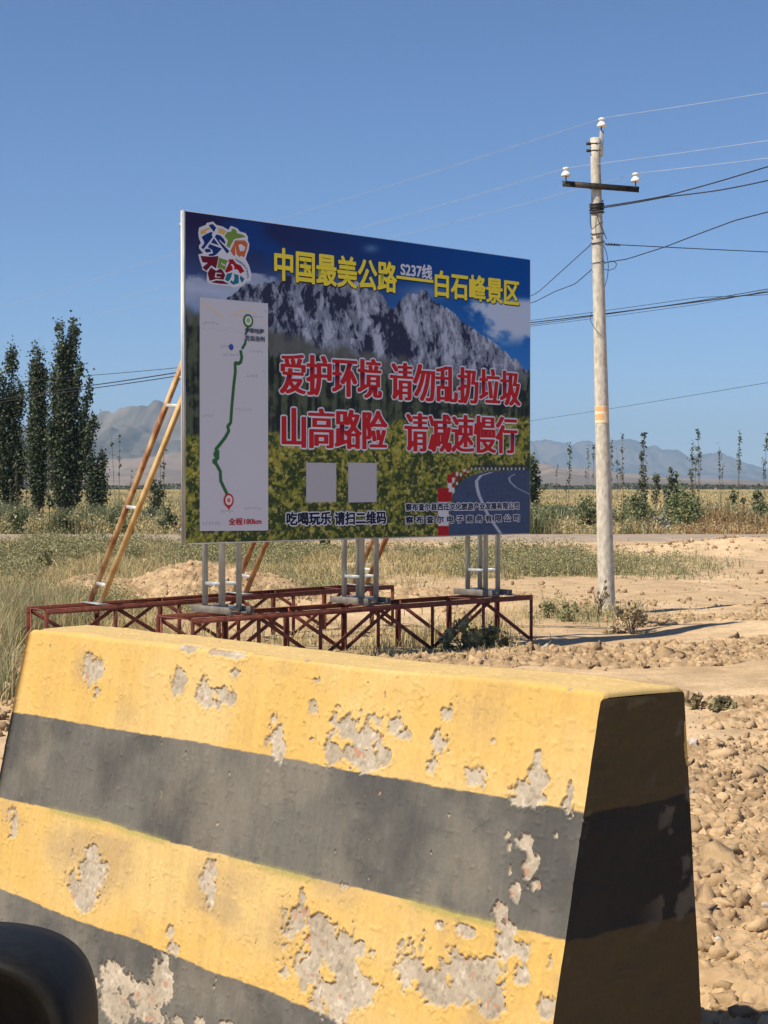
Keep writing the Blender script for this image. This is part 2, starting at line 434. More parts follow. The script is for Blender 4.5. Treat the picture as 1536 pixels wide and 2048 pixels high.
# ------------------------------------------------------------------ billboard
root = empty('billboard', (TW[0], TW[1], 0.0), math.atan2(TD[1], TD[0]))
tag(root, 'large landscape billboard with red and yellow lettering, propped on red steel trusses', 'billboard')
def loc_of(P):
    d = np.asarray(P, float)[..., :2] - TW
    return np.stack([d @ TD, d @ TB, np.asarray(P, float)[..., 2]], -1)
def world_of(p):
    p = np.asarray(p, float)
    xy = TW + p[..., 0:1] * TD + p[..., 1:2] * TB
    return np.concatenate([xy, p[..., 2:3]], -1)
FRONT = 0.03                                            # local y of the printed face (local -y looks at the road)
def board(px, py):
    """point of the printed face seen at a photograph pixel, as (along, up)"""
    px = np.asarray(px, float); py = np.asarray(py, float)
    v = _R * ((px - 768) / FPX)[..., None] + _F + _U * ((1024 - py) / FPX)[..., None]
    P0 = np.array([*(TW + FRONT * TB), 0.0]); B3 = np.array([*TB, 0.0])
    t = ((P0 - _C) @ B3) / (v @ B3)
    P = _C + v * t[..., None]
    return (P[..., :2] - P0[:2]) @ TD, P[..., 2]
def board_px(u, z):
    P = np.stack([TW[0] + FRONT * TB[0] + u * TD[0], TW[1] + FRONT * TB[1] + u * TD[1], z], -1) - _C
    dep = P @ _F
    return 768 + FPX * (P @ _R) / dep, 1024 - FPX * (P @ _U) / dep
uL = float(board(np.array(371.0), np.array(750.0))[0]); uR = float(board(np.array(1060.0), np.array(800.0))[0])
zT = 4.405; zB = 1.245
PK = 1.5
def ink(c):
    return np.minimum(lin(c) * PK, 0.88)

# --- printed picture: colour of the ink at every point of the sheet
NU, NV = 800, 520
uu = np.linspace(uL, uR, NU); vv = np.linspace(zB, zT, NV)
UU, VV = np.meshgrid(uu, vv)
PX, PY = board_px(UU, VV)
C_ = np.zeros(UU.shape + (3,))
def put(mask, c):
    global C_
    m = np.clip(mask, 0, 1)[..., None]
    c = np.asarray(c, float)
    C_ = C_ * (1 - m) + c * m
def nz(fx, fy, seed, o=4, g=0.5): return fbm(UU * fx, VV * fy, seed, o, g)
# sky
tx = smooth(370, 1060, PX)[..., None]; ty = smooth(0, 1, (PY - 430 - 0.16 * (PX - 370)) / 230)[..., None]
C_ = (np.array([36, 36, 70]) * (1 - tx) + np.array([14, 66, 136]) * tx) * (1 - ty) + (np.array([70, 105, 160]) * (1 - tx) + np.array([46, 110, 182]) * tx) * ty
put(smooth(0.50, 0.72, nz(1.2, 3.0, 5)) * 0.6 * (1 - smooth(500, 560, PY)) * (1 - smooth(560, 720, PX)), (18, 66, 138))
cl = smooth(0.42, 0.60, nz(1.6, 4.2, 8, 6, 0.62) + 0.25 * np.exp(-((PY - 600) / 60) ** 2) - 0.25 * smooth(480, 760, PX) - 0.5 * smooth(560, 500, PY))
put(cl * smooth(500, 545, PY) * (1 - smooth(560, 900, PX)), np.array([150, 165, 192]) - 46 * (nz(3.2, 6.0, 9, 5)[..., None] - 0.35))
put(np.exp(-((PY - 650) / 38) ** 2) * (1 - smooth(440, 470, PX)) * 0.8, (64, 106, 166))
put(smooth(0.42, 0.6, nz(2.2, 4.2, 13, 5) + 0.22 * np.exp(-((PY - 612 - 0.30 * (PX - 950)) / 22) ** 2) - 0.06) * smooth(905, 935, PX) * smooth(590, 608, PY) * (1 - smooth(665, 700, PY)), (158, 174, 200))
put(np.exp(-((PX - 742) / 14) ** 2 - ((PY - 497) / 8) ** 2) * 0.5, (110, 150, 190))
put(np.exp(-((PX - 850) / 45) ** 2 - ((PY - 585) / 16) ** 2) * 0.55, (130, 150, 185))
put(np.exp(-((PX - 620) / 60) ** 2 - ((PY - 560) / 20) ** 2) * 0.6, (120, 135, 175))
# rock massif
rx = [370, 440, 455, 500, 540, 575, 600, 640, 665, 700, 725, 745, 762, 775, 785, 792, 800, 815, 830, 848, 858, 875, 895, 915, 940, 965, 985, 1005, 1025, 1045, 1062]
ry = [628, 618, 590, 566, 563, 552, 548, 552, 566, 560, 570, 578, 590, 612, 622, 614, 600, 590, 584, 576, 592, 606, 618, 634, 652, 668, 680, 700, 716, 730, 744]
rid = np.interp(PX, rx, ry) + (nz(9, 0.01, 21, 4) - 0.5) * 16 + (fbm(UU * 26, UU * 0, 22, 3) - 0.5) * 9
rock = smooth(-1.5, 1.5, PY - rid) * smooth(392, 400, PX + (PY - 640) * 0.1)
wx = UU * 7 + 0.8 * nz(3, 3, 27); 
rg = fbm(wx, VV * 3.2 + 0.5 * nz(4, 2, 29), 25, 6, 0.6)
rg2 = fbm(UU * 22 + VV * 5, VV * 7, 31, 4, 0.6)
fac = 0.62 * rg + 0.38 * rg2
fac = fac - 0.10 * np.exp(-((PX - 660 - (PY - 600) * 0.8) / 26) ** 2) - 0.13 * np.exp(-((PX - 560 - (PY - 620) * 0.3) / 14) ** 2) * smooth(760, 640, PY)
fac = fac - 0.22 * smooth(748, 758, PX - (PY - 640) * 0.25) * smooth(0, 14, PY - 618) * (1 - smooth(792, 806, PX - (PY - 640) * 0.50)) * smooth(735, 700, PY)
fac = fac + 0.09 * smooth(800, 830, PX) + 0.03
crk = smooth(0.10, 0.0, np.abs(fbm(UU * 16 + VV * 3, VV * 4.5, 57, 4, 0.6) - 0.5) * 2) + 0.8 * smooth(0.09, 0.0, np.abs(fbm(UU * 34, VV * 13, 59, 3) - 0.47) * 2)
fac = fac + (fbm(UU * 40, VV * 26, 60, 3) - 0.5) * 0.12 - 0.075 * crk
wu = UU + (nz(6, 6, 63) - 0.5) * 0.16; wv = VV + (nz(5, 5, 65) - 0.5) * 0.16
fac = fac * 0.62 + 0.17 + 0.15 * (cells(wu * 8 + wv * 2.0, wv * 4.2, 66)[1] - 0.5) + 0.13 * (cells(wu * 19 - wv * 3, wv * 10, 67)[1] - 0.5) + 0.07 * (cells(wu * 40, wv * 24, 68)[1] - 0.5)
rc = np.array([42, 48, 70]) * (1 - smooth(0.40, 0.47, fac))[..., None] + np.array([104, 114, 134]) * smooth(0.40, 0.47, fac)[..., None]
rc = rc + (smooth(0.50, 0.62, fac) * 46)[..., None]
put(rock, rc)
# scrub slope below the rock, then dark conifers
rb = np.interp(PX, [370, 545, 620, 700, 780, 900, 1000, 1062], [610, 664, 688, 700, 716, 748, 748, 752]) + (nz(6, 6, 35) - 0.5) * 40
sl_ = smooth(-14, 14, PY - rb)
put(sl_, np.array([92, 96, 104]) * (1 - nz(14, 14, 37)[..., None]) + np.array([66, 72, 66]) * nz(14, 14, 37)[..., None] * 1.1)
fb_ = np.interp(PX, [370, 400, 560, 640, 760, 900, 1062], [640, 655, 706, 722, 744, 770, 764]) + (fbm(UU * 16, UU * 0 + 2, 39, 3) - 0.5) * 52
fo = smooth(-5, 5, PY - fb_)
tr = 0.6 * fbm(UU * 20, VV * 1.6, 41, 4, 0.6) + 0.4 * nz(14, 14, 42, 4)
fc = np.array([34, 42, 44]) * (1 - smooth(0.42, 0.66, tr))[..., None] + np.array([74, 84, 70]) * smooth(0.42, 0.66, tr)[..., None]
fc = fc + (smooth(0.62, 0.75, nz(10, 22, 43)) * 22)[..., None] * smooth(760, 900, PX)[..., None]
put(fo, fc)
# flower meadow
mb = np.interp(PX, [370, 540, 700, 800, 900, 1062], [870, 866, 872, 842, 838, 832]) + (nz(5, 5, 45) - 0.5) * 26
me_ = smooth(-8, 8, PY - mb)
g1 = 0.75 * nz(9, 11, 47, 5, 0.65) + 0.25 * cells(UU * 22 + nz(9, 9, 69), VV * 26 + nz(9, 9, 70), 71)[1]; g2 = 0.5 * nz(26, 28, 49, 3) + 0.5 * cells(UU * 36, VV * 40, 73)[1]
dkw = smooth(860, 1070, PY) * 0.10
mc = np.array([48, 62, 40]) * (1 - smooth(0.38, 0.56, g1 - dkw))[..., None] + np.array([96, 108, 52]) * smooth(0.38, 0.56, g1 - dkw)[..., None]
put(me_, mc)
yl = smooth(0.45, 0.63, 0.55 * g1 + 0.45 * g2 - dkw * 0.6) * me_
put(yl * 0.8, (148, 138, 66))
put(smooth(0.66, 0.72, nz(30, 34, 52, 2)) * me_ * 0.55, (184, 176, 104))
# winding asphalt road
le = np.interp(PY, [938, 943, 950, 958, 970, 990, 1075], [1075, 972, 946, 930, 917, 905, 896])
rd = smooth(-1, 1, PX - le) * smooth(937, 940, PY)
put(rd, np.array([58, 72, 100]) + (nz(30, 60, 55, 2)[..., None] - 0.5) * 12)
put(smooth(8, 3, np.abs(PY - 935)) * smooth(935, 975, PX) * 0.8, (40, 50, 62))
def strip(pts, w, col):
    xs_, ys_ = zip(*pts)
    cx = np.interp(PY, ys_, xs_)
    put(smooth(1, -1, np.abs(PX - cx) - w) * smooth(ys_[0] - 1, ys_[0] + 1, PY) * smooth(ys_[-1] + 1, ys_[-1] - 1, PY), col)
strip([(985, 944), (962, 951), (953, 962), (954, 974), (958, 990), (966, 1008), (976, 1030), (991, 1052), (1006, 1074)], 3.2, (150, 158, 176))
strip([(1030, 948), (1018, 955), (1020, 963), (1032, 975), (1062, 990)], 1.6, (135, 146, 170))
def rect(x0, y0, x1, y1, col): put(smooth(-.8, .8, PX - x0) * smooth(-.8, .8, x1 - PX) * smooth(-.8, .8, PY - y0) * smooth(-.8, .8, y1 - PY), col)
RD, WH = (140, 32, 40), (176, 178, 190)
for x0, x1, bands in ((934, 937, [(938, 942, RD), (942, 946, WH)]), (927, 931, [(938, 944, WH), (944, 950, RD)]), (920, 924, [(941, 946, RD), (946, 953, WH), (953, 958, RD)]),
                      (912, 916, [(943, 952, WH), (952, 964, RD), (964, 970, WH)]), (904, 909, [(944, 955, RD), (955, 966, WH), (966, 975, RD), (975, 986, WH)]),
                      (895, 904, [(949, 966, RD), (966, 984, WH), (984, 1001, RD)]), (876, 897.5, [(976, 1004, RD), (1004, 1052, WH), (1052, 1076, RD)])):
    for y0, y1, c in bands: rect(x0, y0, x1, y1, c)
for k in range(14):
    x = 942 + k * 8; rect(x, 935, x + 2.5, 940, WH)
pc = np.minimum(lin(np.clip(C_, 0, 255)) * PK, 0.88)

# --- panel: box with the printed sheet on its front
panel = MB()
TH = 0.032
panel.bar((uL, FRONT + TH / 2 + 0.003, (zT + zB) / 2), (uR, FRONT + TH / 2 + 0.003, (zT + zB) / 2), TH, zT - zB)
panel_o = panel.build('panel', M_BACK, root)
Vp = np.c_[UU.ravel(), np.full(UU.size, FRONT), VV.ravel()]
k = np.arange((NV - 1) * (NU - 1)); a, b = k // (NU - 1), k % (NU - 1)
mesh_np('printed_sheet', Vp, np.c_[a * NU + b, a * NU + b + 1, (a + 1) * NU + b + 1, (a + 1) * NU + b], M_PRINT, panel_o, False, pc.reshape(-1, 3))
tr_ = MB()
tr_.bar((uL - 0.012, FRONT + 0.004, zB - 0.01), (uL - 0.012, FRONT + 0.004, zT + 0.01), 0.024, 0.012, (0, 1, 0))
tr_.build('edge_trim', M_GALV, panel_o)
tr_ = MB()
tr_.bar((uL - 0.006, FRONT + 0.040, zB - 0.012), (uL - 0.006, FRONT + 0.040, zT + 0.012), 0.026, 0.024, (0, 1, 0))
tr_.build('edge_trim', M_ALU, panel_o)
tr_ = MB()
tr_.bar((uR + 0.004, FRONT + 0.02, zB), (uR + 0.004, FRONT + 0.02, zT), 0.008, 0.036, (0, 1, 0))
tr_.build('edge_trim', M_BACK, panel_o)
tr_ = MB()
tr_.bar((uL, FRONT + 0.022, zT + 0.005), (uR, FRONT + 0.022, zT + 0.005), 0.03, 0.006)
tr_.build('edge_rail', M_BACK, panel_o)
tr_ = MB()
tr_.bar((uL, FRONT + 0.024, zB - 0.008), (uR, FRONT + 0.024, zB - 0.008), 0.04, 0.012)
tr_.build('edge_rail', M_BACK, panel_o)
bk = MB()
for f in (0.12, 0.5, 0.9): bk.bar((uL + (uR - uL) * f, FRONT + TH + 0.045, zB), (uL + (uR - uL) * f, FRONT + TH + 0.045, zT), 0.05, 0.05, (0, 1, 0))
for z in (zB + 0.12, (zB + zT) / 2, zT - 0.12): bk.bar((uL, FRONT + TH + 0.045, z), (uR, FRONT + TH + 0.045, z), 0.04, 0.04)
bk.build('back_frame', M_GALV, panel_o)

# --- lettering: flat printed letters laid on the sheet
def glyphs(body, u0, u1, v0, v1, xheight_fix=None):
    cu = bpy.data.curves.new('lettering', 'FONT'); cu.body = body; cu.resolution_u = 3
    o = bpy.data.objects.new('lettering', cu); COL.objects.link(o)
    me = o.to_mesh()
    n = len(me.vertices); co = np.empty(n * 3, np.float32); me.vertices.foreach_get('co', co); co = co.reshape(-1, 3)[:, :2].astype(float)
    me.calc_loop_triangles(); tri = np.empty(len(me.loop_triangles) * 3, np.int32); me.loop_triangles.foreach_get('vertices', tri); tri = tri.reshape(-1, 3)
    o.to_mesh_clear(); bpy.data.objects.remove(o); bpy.data.curves.remove(cu)
    lo, hi = co.min(0), co.max(0)
    co = (co - lo) / (hi - lo)
    return np.c_[u0 + co[:, 0] * (u1 - u0), v0 + co[:, 1] * (v1 - v0)], tri
class Layer:
    def __init__(s): s.V = []; s.F = []; s.C = []; s.n = 0
    def add(s, uv, tri, lift, col):
        s.V.append(np.c_[uv[:, 0], np.full(len(uv), FRONT - lift), uv[:, 1]]); s.F.append(tri + s.n); s.n += len(uv)
        s.C.append(np.repeat(np.asarray(col, float)[None], len(uv), 0))
    def fat(s, uv, tri, lift, col, rx, ry, k=12, step=0.00012):
        s.add(uv, tri, lift, col)
        for i in range(k):
            a = 2 * math.pi * i / k
            s.add(uv + np.array([rx * math.cos(a), ry * math.sin(a)]), tri, lift + step * (i + 1), col)
    def poly(s, pts, lift, col, px=True):
        P = np.array(pts, float)
        if px: u, z = board(P[:, 0], P[:, 1]); P = np.c_[u, z]
        tri = np.array(tessellate_polygon([[Vector((p[0], p[1], 0)) for p in P]]), np.int32)
        s.add(P, tri, lift, col)
    def ribbon(s, pts, w, lift, col):
        P = np.array(pts, float); u, z = board(P[:, 0], P[:, 1]); P = np.c_[u, z]
        for i in range(len(P) - 1):
            d = P[i + 1] - P[i]; L = np.linalg.norm(d); d /= L; n_ = np.array([-d[1], d[0]]) * w / 2
            a_, b_ = P[i] - d * w * 0.2, P[i + 1] + d * w * 0.2
            s.add(np.array([a_ - n_, b_ - n_, b_ + n_, a_ + n_]), np.array([(0, 1, 2), (0, 2, 3)]), lift + 0.00008 * (i % 40), col)
    def disc(s, cx, cy, r, lift, col, sx=1.0):
        u, z = board(np.array(float(cx)), np.array(float(cy))); a = np.arange(20) * 2 * math.pi / 20
        uv = np.c_[u + r * sx * np.cos(a), z + r * np.sin(a)]
        s.add(uv, np.array([(0, i, i + 1) for i in range(1, 19)]), lift, col)
    def build(s, name, parent):
        return mesh_np(name, np.concatenate(s.V), np.concatenate(s.F), M_LETTER, parent, False, np.concatenate(s.C))
def box_px(xl, yl_top, yl_bot, xr, yr_top, yr_bot):
    u, z = board(np.array([xl, xl, xr, xr], float), np.array([yl_top, yl_bot, yr_top, yr_bot], float))
    return (u[0] + u[1]) / 2, (u[2] + u[3]) / 2, (z[1] + z[3]) / 2, (z[0] + z[2]) / 2
YEL, WHT, RED, NAVY, BLK = ink((206, 188, 62)), ink((178, 184, 198)), ink((156, 36, 42)), ink((24, 32, 58)), ink((30, 36, 54))
def line(L, body, box, col, lift, bold=(0.006, 0.006), outline=None, ocol=None, shadow=None, k=12):
    uv, tri = glyphs(body, *box)
    if shadow is not None: L.fat(uv + np.array(shadow[:2]), tri, lift - 0.0018, shadow[2], bold[0] + 0.004, bold[1] + 0.004, 8)
    if outline: L.fat(uv, tri, lift - 0.0016, ocol, bold[0] + outline[0], bold[1] + outline[1], 16, 0.00009)
    L.fat(uv, tri, lift, col, bold[0], bold[1], k)
T1 = Layer()
line(T1, '中国最美公路', box_px(549, 498, 562, 792, 524, 582), YEL, 0.005, (0.010, 0.009), shadow=(0.008, -0.008, NAVY))
line(T1, '白石峰景区', box_px(870, 541, 592, 1037, 562, 612), YEL, 0.005, (0.011, 0.008), shadow=(0.008, -0.008, NAVY))
T1.poly([(792, 553), (866, 562.5), (866, 568), (792, 559)], 0.0042, NAVY)
T1.poly([(792, 551), (866, 560.5), (866, 566), (792, 557)], 0.005, YEL)
T1.build('title_lettering', panel_o)
T2 = Layer(); line(T2, 'S237线', box_px(801, 525, 552, 863, 530, 558), WHT, 0.005, (0.006, 0.005)); T2.build('route_number', panel_o)
for nm, parts in (('slogan_lettering', [('爱护环境', (561, 705, 789, 761, 720, 796)), ('请勿乱扔垃圾', (781, 722, 800, 1039, 744, 812))]),
                  ('slogan_lettering', [('山高路险', (565, 812, 894, 772, 824, 900)), ('请减速慢行', (810, 824, 902, 1032, 836, 908))])):
    T = Layer()
    for body, bx in parts:
        line(T, body, box_px(*bx), RED, 0.006, (0.019, 0.002), (0.015, 0.017), WHT, k=16)
    T.build(nm, panel_o)
T4 = Layer()
for body, bx in (('吃喝玩乐', (573, 1025, 1050, 661, 1024, 1049)), ('请扫二维码', (669, 1025, 1050, 771, 1022, 1047))):
    line(T4, body, box_px(*bx), BLK, 0.005, (0.007, 0.005), (0.012, 0.011), WHT)
T4.build('caption_lettering', panel_o)
T5 = Layer()
line(T5, '察布查尔县西迁文化旅游产业发展有限公司', box_px(811, 1007, 1021, 1037, 1005, 1019), BLK, 0.005, (0.004, 0.003), (0.009, 0.008), WHT, k=8)
line(T5, '察 布 查 尔 电 子 商 务 有 限 公 司', box_px(811, 1032, 1046, 1038, 1030, 1044), BLK, 0.005, (0.004, 0.003), (0.009, 0.008), WHT, k=8)
T5.build('company_lettering', panel_o)
# blank white cards where the square codes are printed
for x0, x1 in ((612, 672), (696, 753)):
    Lq = Layer(); Lq.poly([(x0, 925), (x1, 926), (x1, 1004), (x0, 1005)], 0.003, ink((150, 153, 162))); Lq.build('white_card', panel_o)
# route map
Mp = Layer(); PAPER = ink((170, 174, 186))
Mp.poly([(399, 594), (535.5, 607), (536, 1061), (399, 1062)], 0.003, PAPER)
zc = lambda pts: [(390 + x * 155 / 1536, 580 + y * 200 / 1982) for x, y in pts]
OCH = ink((186, 170, 140))
for pts in ([(90, 250), (160, 305), (280, 335), (370, 405), (480, 505), (560, 545)], [(640, 515), (810, 490), (880, 405), (1000, 410), (1160, 455), (1210, 490)], [(830, 490), (930, 535)], [(1310, 600), (1400, 650)]):
    Mp.ribbon(zc(pts), 0.010, 0.0036, OCH)
GRYL = ink((146, 152, 168))
for pts in ([(120, 740), (200, 790), (330, 770), (560, 810), (700, 740), (860, 840), (960, 870)],): Mp.ribbon(zc(pts), 0.005, 0.0034, ink((156, 162, 178)))
rng = random.Random(5)
def smudges(cx, cy, n, w, h, col):      # faint blurred map captions
    for i in range(n):
        x = cx + i * w * 1.15; y = cy + i * 0.05
        for q in range(3):
            a_ = rng.uniform(0, w * 0.5); b_ = rng.uniform(0, h * 0.6)
            Mp.poly([(x + a_, y + b_), (x + a_ + w * 0.45, y + b_), (x + a_ + w * 0.45, y + b_ + h * 0.32), (x + a_, y + b_ + h * 0.32)], 0.0035 + 0.0001 * q, col)
for cx, cy, n, w, h in ((403, 642, 6, 5, 8), (440, 689, 4, 5.5, 8), (446, 705, 5, 5.5, 8), (498, 700, 5, 5, 6), (493, 748, 4, 5, 8), (524, 738, 1, 5, 7), (505, 630, 4, 4.6, 6), (527, 618, 1, 5, 7), (404, 828, 4, 5, 7), (470, 816, 6, 5, 7), (440, 1019, 5, 4.6, 8), (488, 1013, 7, 4.6, 7), (404, 1042, 6, 5.4, 9)):
    smudges(cx, cy, n, w, h, GRYL)
GRN = ink((46, 92, 56))
Mp.ribbon([(495, 655), (494, 663), (490, 669)], 0.024, 0.004, GRN)
Mp.ribbon([(491, 680), (490, 687), (484, 697)], 0.030, 0.004, GRN)
Mp.ribbon([(481, 702), (483, 715), (481, 724), (477, 727), (470, 726), (470, 745), (467, 770), (463, 815), (461, 845), (455, 853), (457, 862), (450, 875), (440, 888), (431, 899), (436, 904), (430, 910), (436, 915), (428, 923), (433, 930), (440, 943), (441, 962), (446, 973), (452, 985), (456, 993)], 0.036, 0.004, GRN)
Mp.disc(432, 909, 0.035, 0.008, GRN); Mp.disc(429, 923, 0.03, 0.008, GRN)
Mp.disc(495.5, 642, 0.066, 0.0085, GRN, 0.95); Mp.disc(495.5, 641.5, 0.046, 0.009, ink((176, 190, 176)), 0.95); Mp.disc(495.5, 641, 0.024, 0.0094, ink((130, 150, 130)))
PR = ink((150, 40, 46))
Mp.poly([(450, 1006), (463, 1006), (457, 1021)], 0.0084, PR)
Mp.disc(456.5, 1001, 0.068, 0.0085, PR, 0.9); Mp.disc(456.5, 1000.5, 0.048, 0.009, ink((190, 180, 184)), 0.9); Mp.disc(456.5, 1000.5, 0.022, 0.0094, ink((160, 100, 104)))
Mp.disc(461.5, 694.5, 0.030, 0.009, ink((44, 72, 140)), 0.9)
line(Mp, '伊犁哈萨', box_px(489, 656, 666, 527, 659, 668.5), ink((66, 74, 90)), 0.0095, (0.002, 0.002), k=6)
line(Mp, '克自治州', box_px(489, 671, 682, 528, 673.5, 683.5), ink((66, 74, 90)), 0.0095, (0.002, 0.002), k=6)
line(Mp, '全程180km', box_px(457, 1036, 1050, 522, 1036, 1049), ink((150, 32, 40)), 0.005, (0.003, 0.002), k=8)
Mp.build('route_map', panel_o)
# emblem
Em = Layer(); ez = lambda pts: [(385 + x * 130 / 1536, 430 + y * 150 / 1772) for x, y in pts]
def em(pts, col, lift=0.0036): Em.poly(ez(pts), lift, ink(col))
em([(330, 190), (480, 155), (560, 235), (700, 270), (850, 350), (885, 270), (920, 258), (1060, 320), (1110, 390), (1250, 430), (1305, 520), (1300, 600), (1338, 690), (1320, 830), (1290, 900), (1250, 1040), (1330, 1190), (1390, 1400), (1370, 1560), (1270, 1570), (1160, 1680), (960, 1715), (880, 1680), (410, 1630), (330, 1560), (340, 1350), (230, 1290), (210, 1200), (160, 1060), (135, 930), (250, 905), (150, 790), (150, 720), (195, 660), (150, 560), (132, 420), (150, 300), (310, 235)], (178, 184, 198), 0.003)
BL, GR, OR, MR, RD2, TE, OC = (22, 46, 104), (98, 126, 58), (166, 88, 54), (92, 26, 42), (134, 24, 36), (30, 96, 120), (182, 148, 84)
em([(375, 240), (470, 212), (555, 300), (500, 405)], BL)
em([(190, 370), (400, 290), (420, 330), (310, 380), (320, 430), (180, 470)], OC)
em([(575, 310), (690, 325), (795, 390), (740, 470), (590, 415), (625, 355)], OC)
em([(205, 520), (330, 440), (450, 395), (470, 430), (450, 470), (475, 520), (250, 815), (200, 765), (275, 670), (255, 605)], BL)
em([(500, 550), (625, 720), (430, 655)], BL); em([(400, 685), (690, 795), (640, 850), (560, 930), (500, 965), (400, 975), (360, 935), (480, 905), (460, 830), (355, 760)], BL)
em([(300, 800), (400, 800), (445, 870), (325, 890), (280, 850)], BL)
em([(520, 520), (560, 460), (650, 480), (740, 570), (775, 650), (750, 690), (620, 570), (640, 620), (870, 855), (810, 915)], BL)
em([(905, 400), (925, 335), (980, 325), (1050, 390), (1040, 430), (1180, 465), (1255, 520), (980, 570), (900, 710), (865, 785), (795, 730), (835, 610), (750, 500), (820, 400)], GR)
em([(1000, 600), (1230, 600), (1300, 680), (1285, 790), (1215, 1005), (1140, 960), (1110, 1000), (1040, 930), (1000, 720), (1010, 940), (975, 975), (890, 850), (960, 710)], OR)
em([(1080, 705), (1150, 690), (1245, 770), (1210, 845), (1120, 860), (1090, 760)], (178, 184, 198), 0.0042)
em([(185, 965), (420, 985), (610, 970), (585, 1130), (550, 1265), (440, 1190), (320, 1320), (225, 1245), (355, 1130), (230, 1120)], MR)
em([(430, 1240), (555, 1320), (660, 1260), (720, 1330), (770, 1420), (730, 1530), (560, 1510), (400, 1560), (375, 1470), (350, 1370)], MR)
em([(540, 1360), (680, 1375), (680, 1395), (565, 1385), (555, 1455), (655, 1465), (655, 1480), (520, 1475)], (178, 184, 198), 0.0042)
em([(415, 1590), (550, 1545), (720, 1555), (870, 1640), (640, 1625)], MR)
em([(620, 1010), (850, 1080), (790, 1150), (770, 1290), (740, 1310), (670, 1250), (580, 1260)], GR)
em([(660, 1120), (780, 1190), (765, 1205), (700, 1180)], (178, 184, 198), 0.0042)
em([(850, 1045), (950, 1045), (1030, 1150), (1130, 1190), (1225, 1330), (1120, 1390), (1070, 1300), (1010, 1280), (920, 1310), (800, 1370), (760, 1330), (860, 1130)], RD2)
em([(890, 1165), (950, 1165), (985, 1230), (965, 1310), (940, 1310), (945, 1230)], (178, 184, 198), 0.0042)
em([(810, 1390), (940, 1360), (900, 1490), (840, 1580), (760, 1530)], TE); em([(975, 1390), (1085, 1420), (1090, 1610), (960, 1650), (875, 1590), (910, 1540), (960, 1580), (985, 1500)], TE)
em([(1130, 1430), (1225, 1510), (1165, 1610), (1110, 1500)], TE)
GW = ink((96, 104, 130))
for ch, x, y in zip('ChabuChaer', np.interp(range(10), [0, 3, 6, 9], [1010, 1140, 1250, 1290]), np.interp(range(10), [0, 3, 6, 9], [1060, 1140, 1260, 1480])):
    p = ez([(x, y + 24), (x + 44, y - 24)]); line(Em, ch, box_px(p[0][0], p[1][1], p[0][1], p[1][0], p[1][1], p[0][1]), GW, 0.0042, (0.0015, 0.0015), k=6)
Em.build('emblem', panel_o)

# --- three galvanised stands under the panel
ZT = 0.523
Ys = (0.155, 0.435)
centres = (0.587, 2.457, 4.38)
for t0 in centres:
    st = MB()
    for s in (-0.11, 0.11):
        st.bar((t0 + s, -0.03, ZT + 0.02), (t0 + s, 0.62, ZT + 0.02), 0.055, 0.012)
        st.bar((t0 + s - 0.03 * (1 if s < 0 else -1), -0.03, ZT + 0.045), (t0 + s - 0.03 * (1 if s < 0 else -1), 0.62, ZT + 0.045), 0.008, 0.07)
    so_ = st.build('support_stand', M_PLATE, root)
    for s in (-0.103, 0.103):
        for y in Ys:
            m = MB(); m.bar((t0 + s, y, ZT + 0.02), (t0 + s, y, zT - 0.10 if y == Ys[0] else zT - 0.7), 0.046, 0.046, (0, 1, 0)); m.build('leg', M_GALV, so_)
    for s in (-0.103, 0.103): m = MB(); m.bar((t0 + s, Ys[0] + 0.023, ZT + 0.30), (t0 + s, Ys[1] - 0.023, ZT + 0.30), 0.034, 0.034); m.build('crossbar', M_GALV, so_)
    for y in Ys: m = MB(); m.bar((t0 - 0.08, y, ZT + 0.065), (t0 + 0.08, y, ZT + 0.065), 0.03, 0.03); m.build('crossbar', M_GALV, so_)

# --- red trusses
def truss(A, B, width, n, name='base_truss', back=None):
    """A, B: local front-chord ends; width to the back"""
    A = np.array([*A, 0.0]); B = np.array([*B, 0.0]); d = (B - A); L = np.linalg.norm(d); d /= L; bk_ = np.array([-d[1], d[0], 0]) if back is None else np.array(back); up = np.array([0, 0, 1.0])
    h = ZT; w = 0.046; t = 0.007
    m = MB()
    for k_, off in ((1, 0), (-1, width)):
        P, Q = A + bk_ * off + up * (h - t), B + bk_ * off + up * (h - t)
        m.angle(P, Q, w, t, up, -bk_ * k_)
    for i in range(n + 1):
        P = A + d * (L * i / n) + up * (h - 0.004)
        if i in (0, n) or i % 2: m.bar(P + bk_ * 0.03 - up * 0.008, P + bk_ * (width - 0.03) - up * 0.008, 0.04, 0.008)
    to = m.build(name, M_RED, root)
    for off in (0, width):
        for i in range(n + 1):
            P = A + d * (L * i / n) + bk_ * off
            q = MB(); q.bar(P + up * -0.10 + d * 0, P + up * (h - 0.012), 0.046, 0.007, bk_ if True else d)
            q.bar(P + up * -0.10 + d * 0.02 + bk_ * (0.02 if off == 0 else -0.02), P + up * (h - 0.012) + d * 0.02 + bk_ * (0.02 if off == 0 else -0.02), 0.007, 0.046, bk_)
            q.build('post', M_RED, to)
        for i in range(n):
            a_, b_ = (0.02, h - 0.04) if (i % 2 == (0 if off == 0 else 1)) else (h - 0.04, 0.02)
            P, Q = A + d * (L * i / n + 0.02) + bk_ * (off + (0.012 if off == 0 else -0.012)) + up * a_, A + d * (L * (i + 1) / n - 0.02) + bk_ * (off + (0.012 if off == 0 else -0.012)) + up * b_
            q = MB(); q.bar(P, Q, 0.008, 0.042, up); q.build('diagonal', M_RED, to)
    return A, d, bk_, L
truss((0, 0), (4.89, 0), 0.56, 6)
ra = loc_of(np.array([-3.462, 16.906, 0])); rb_ = loc_of(np.array([0.109, 21.053, 0]))
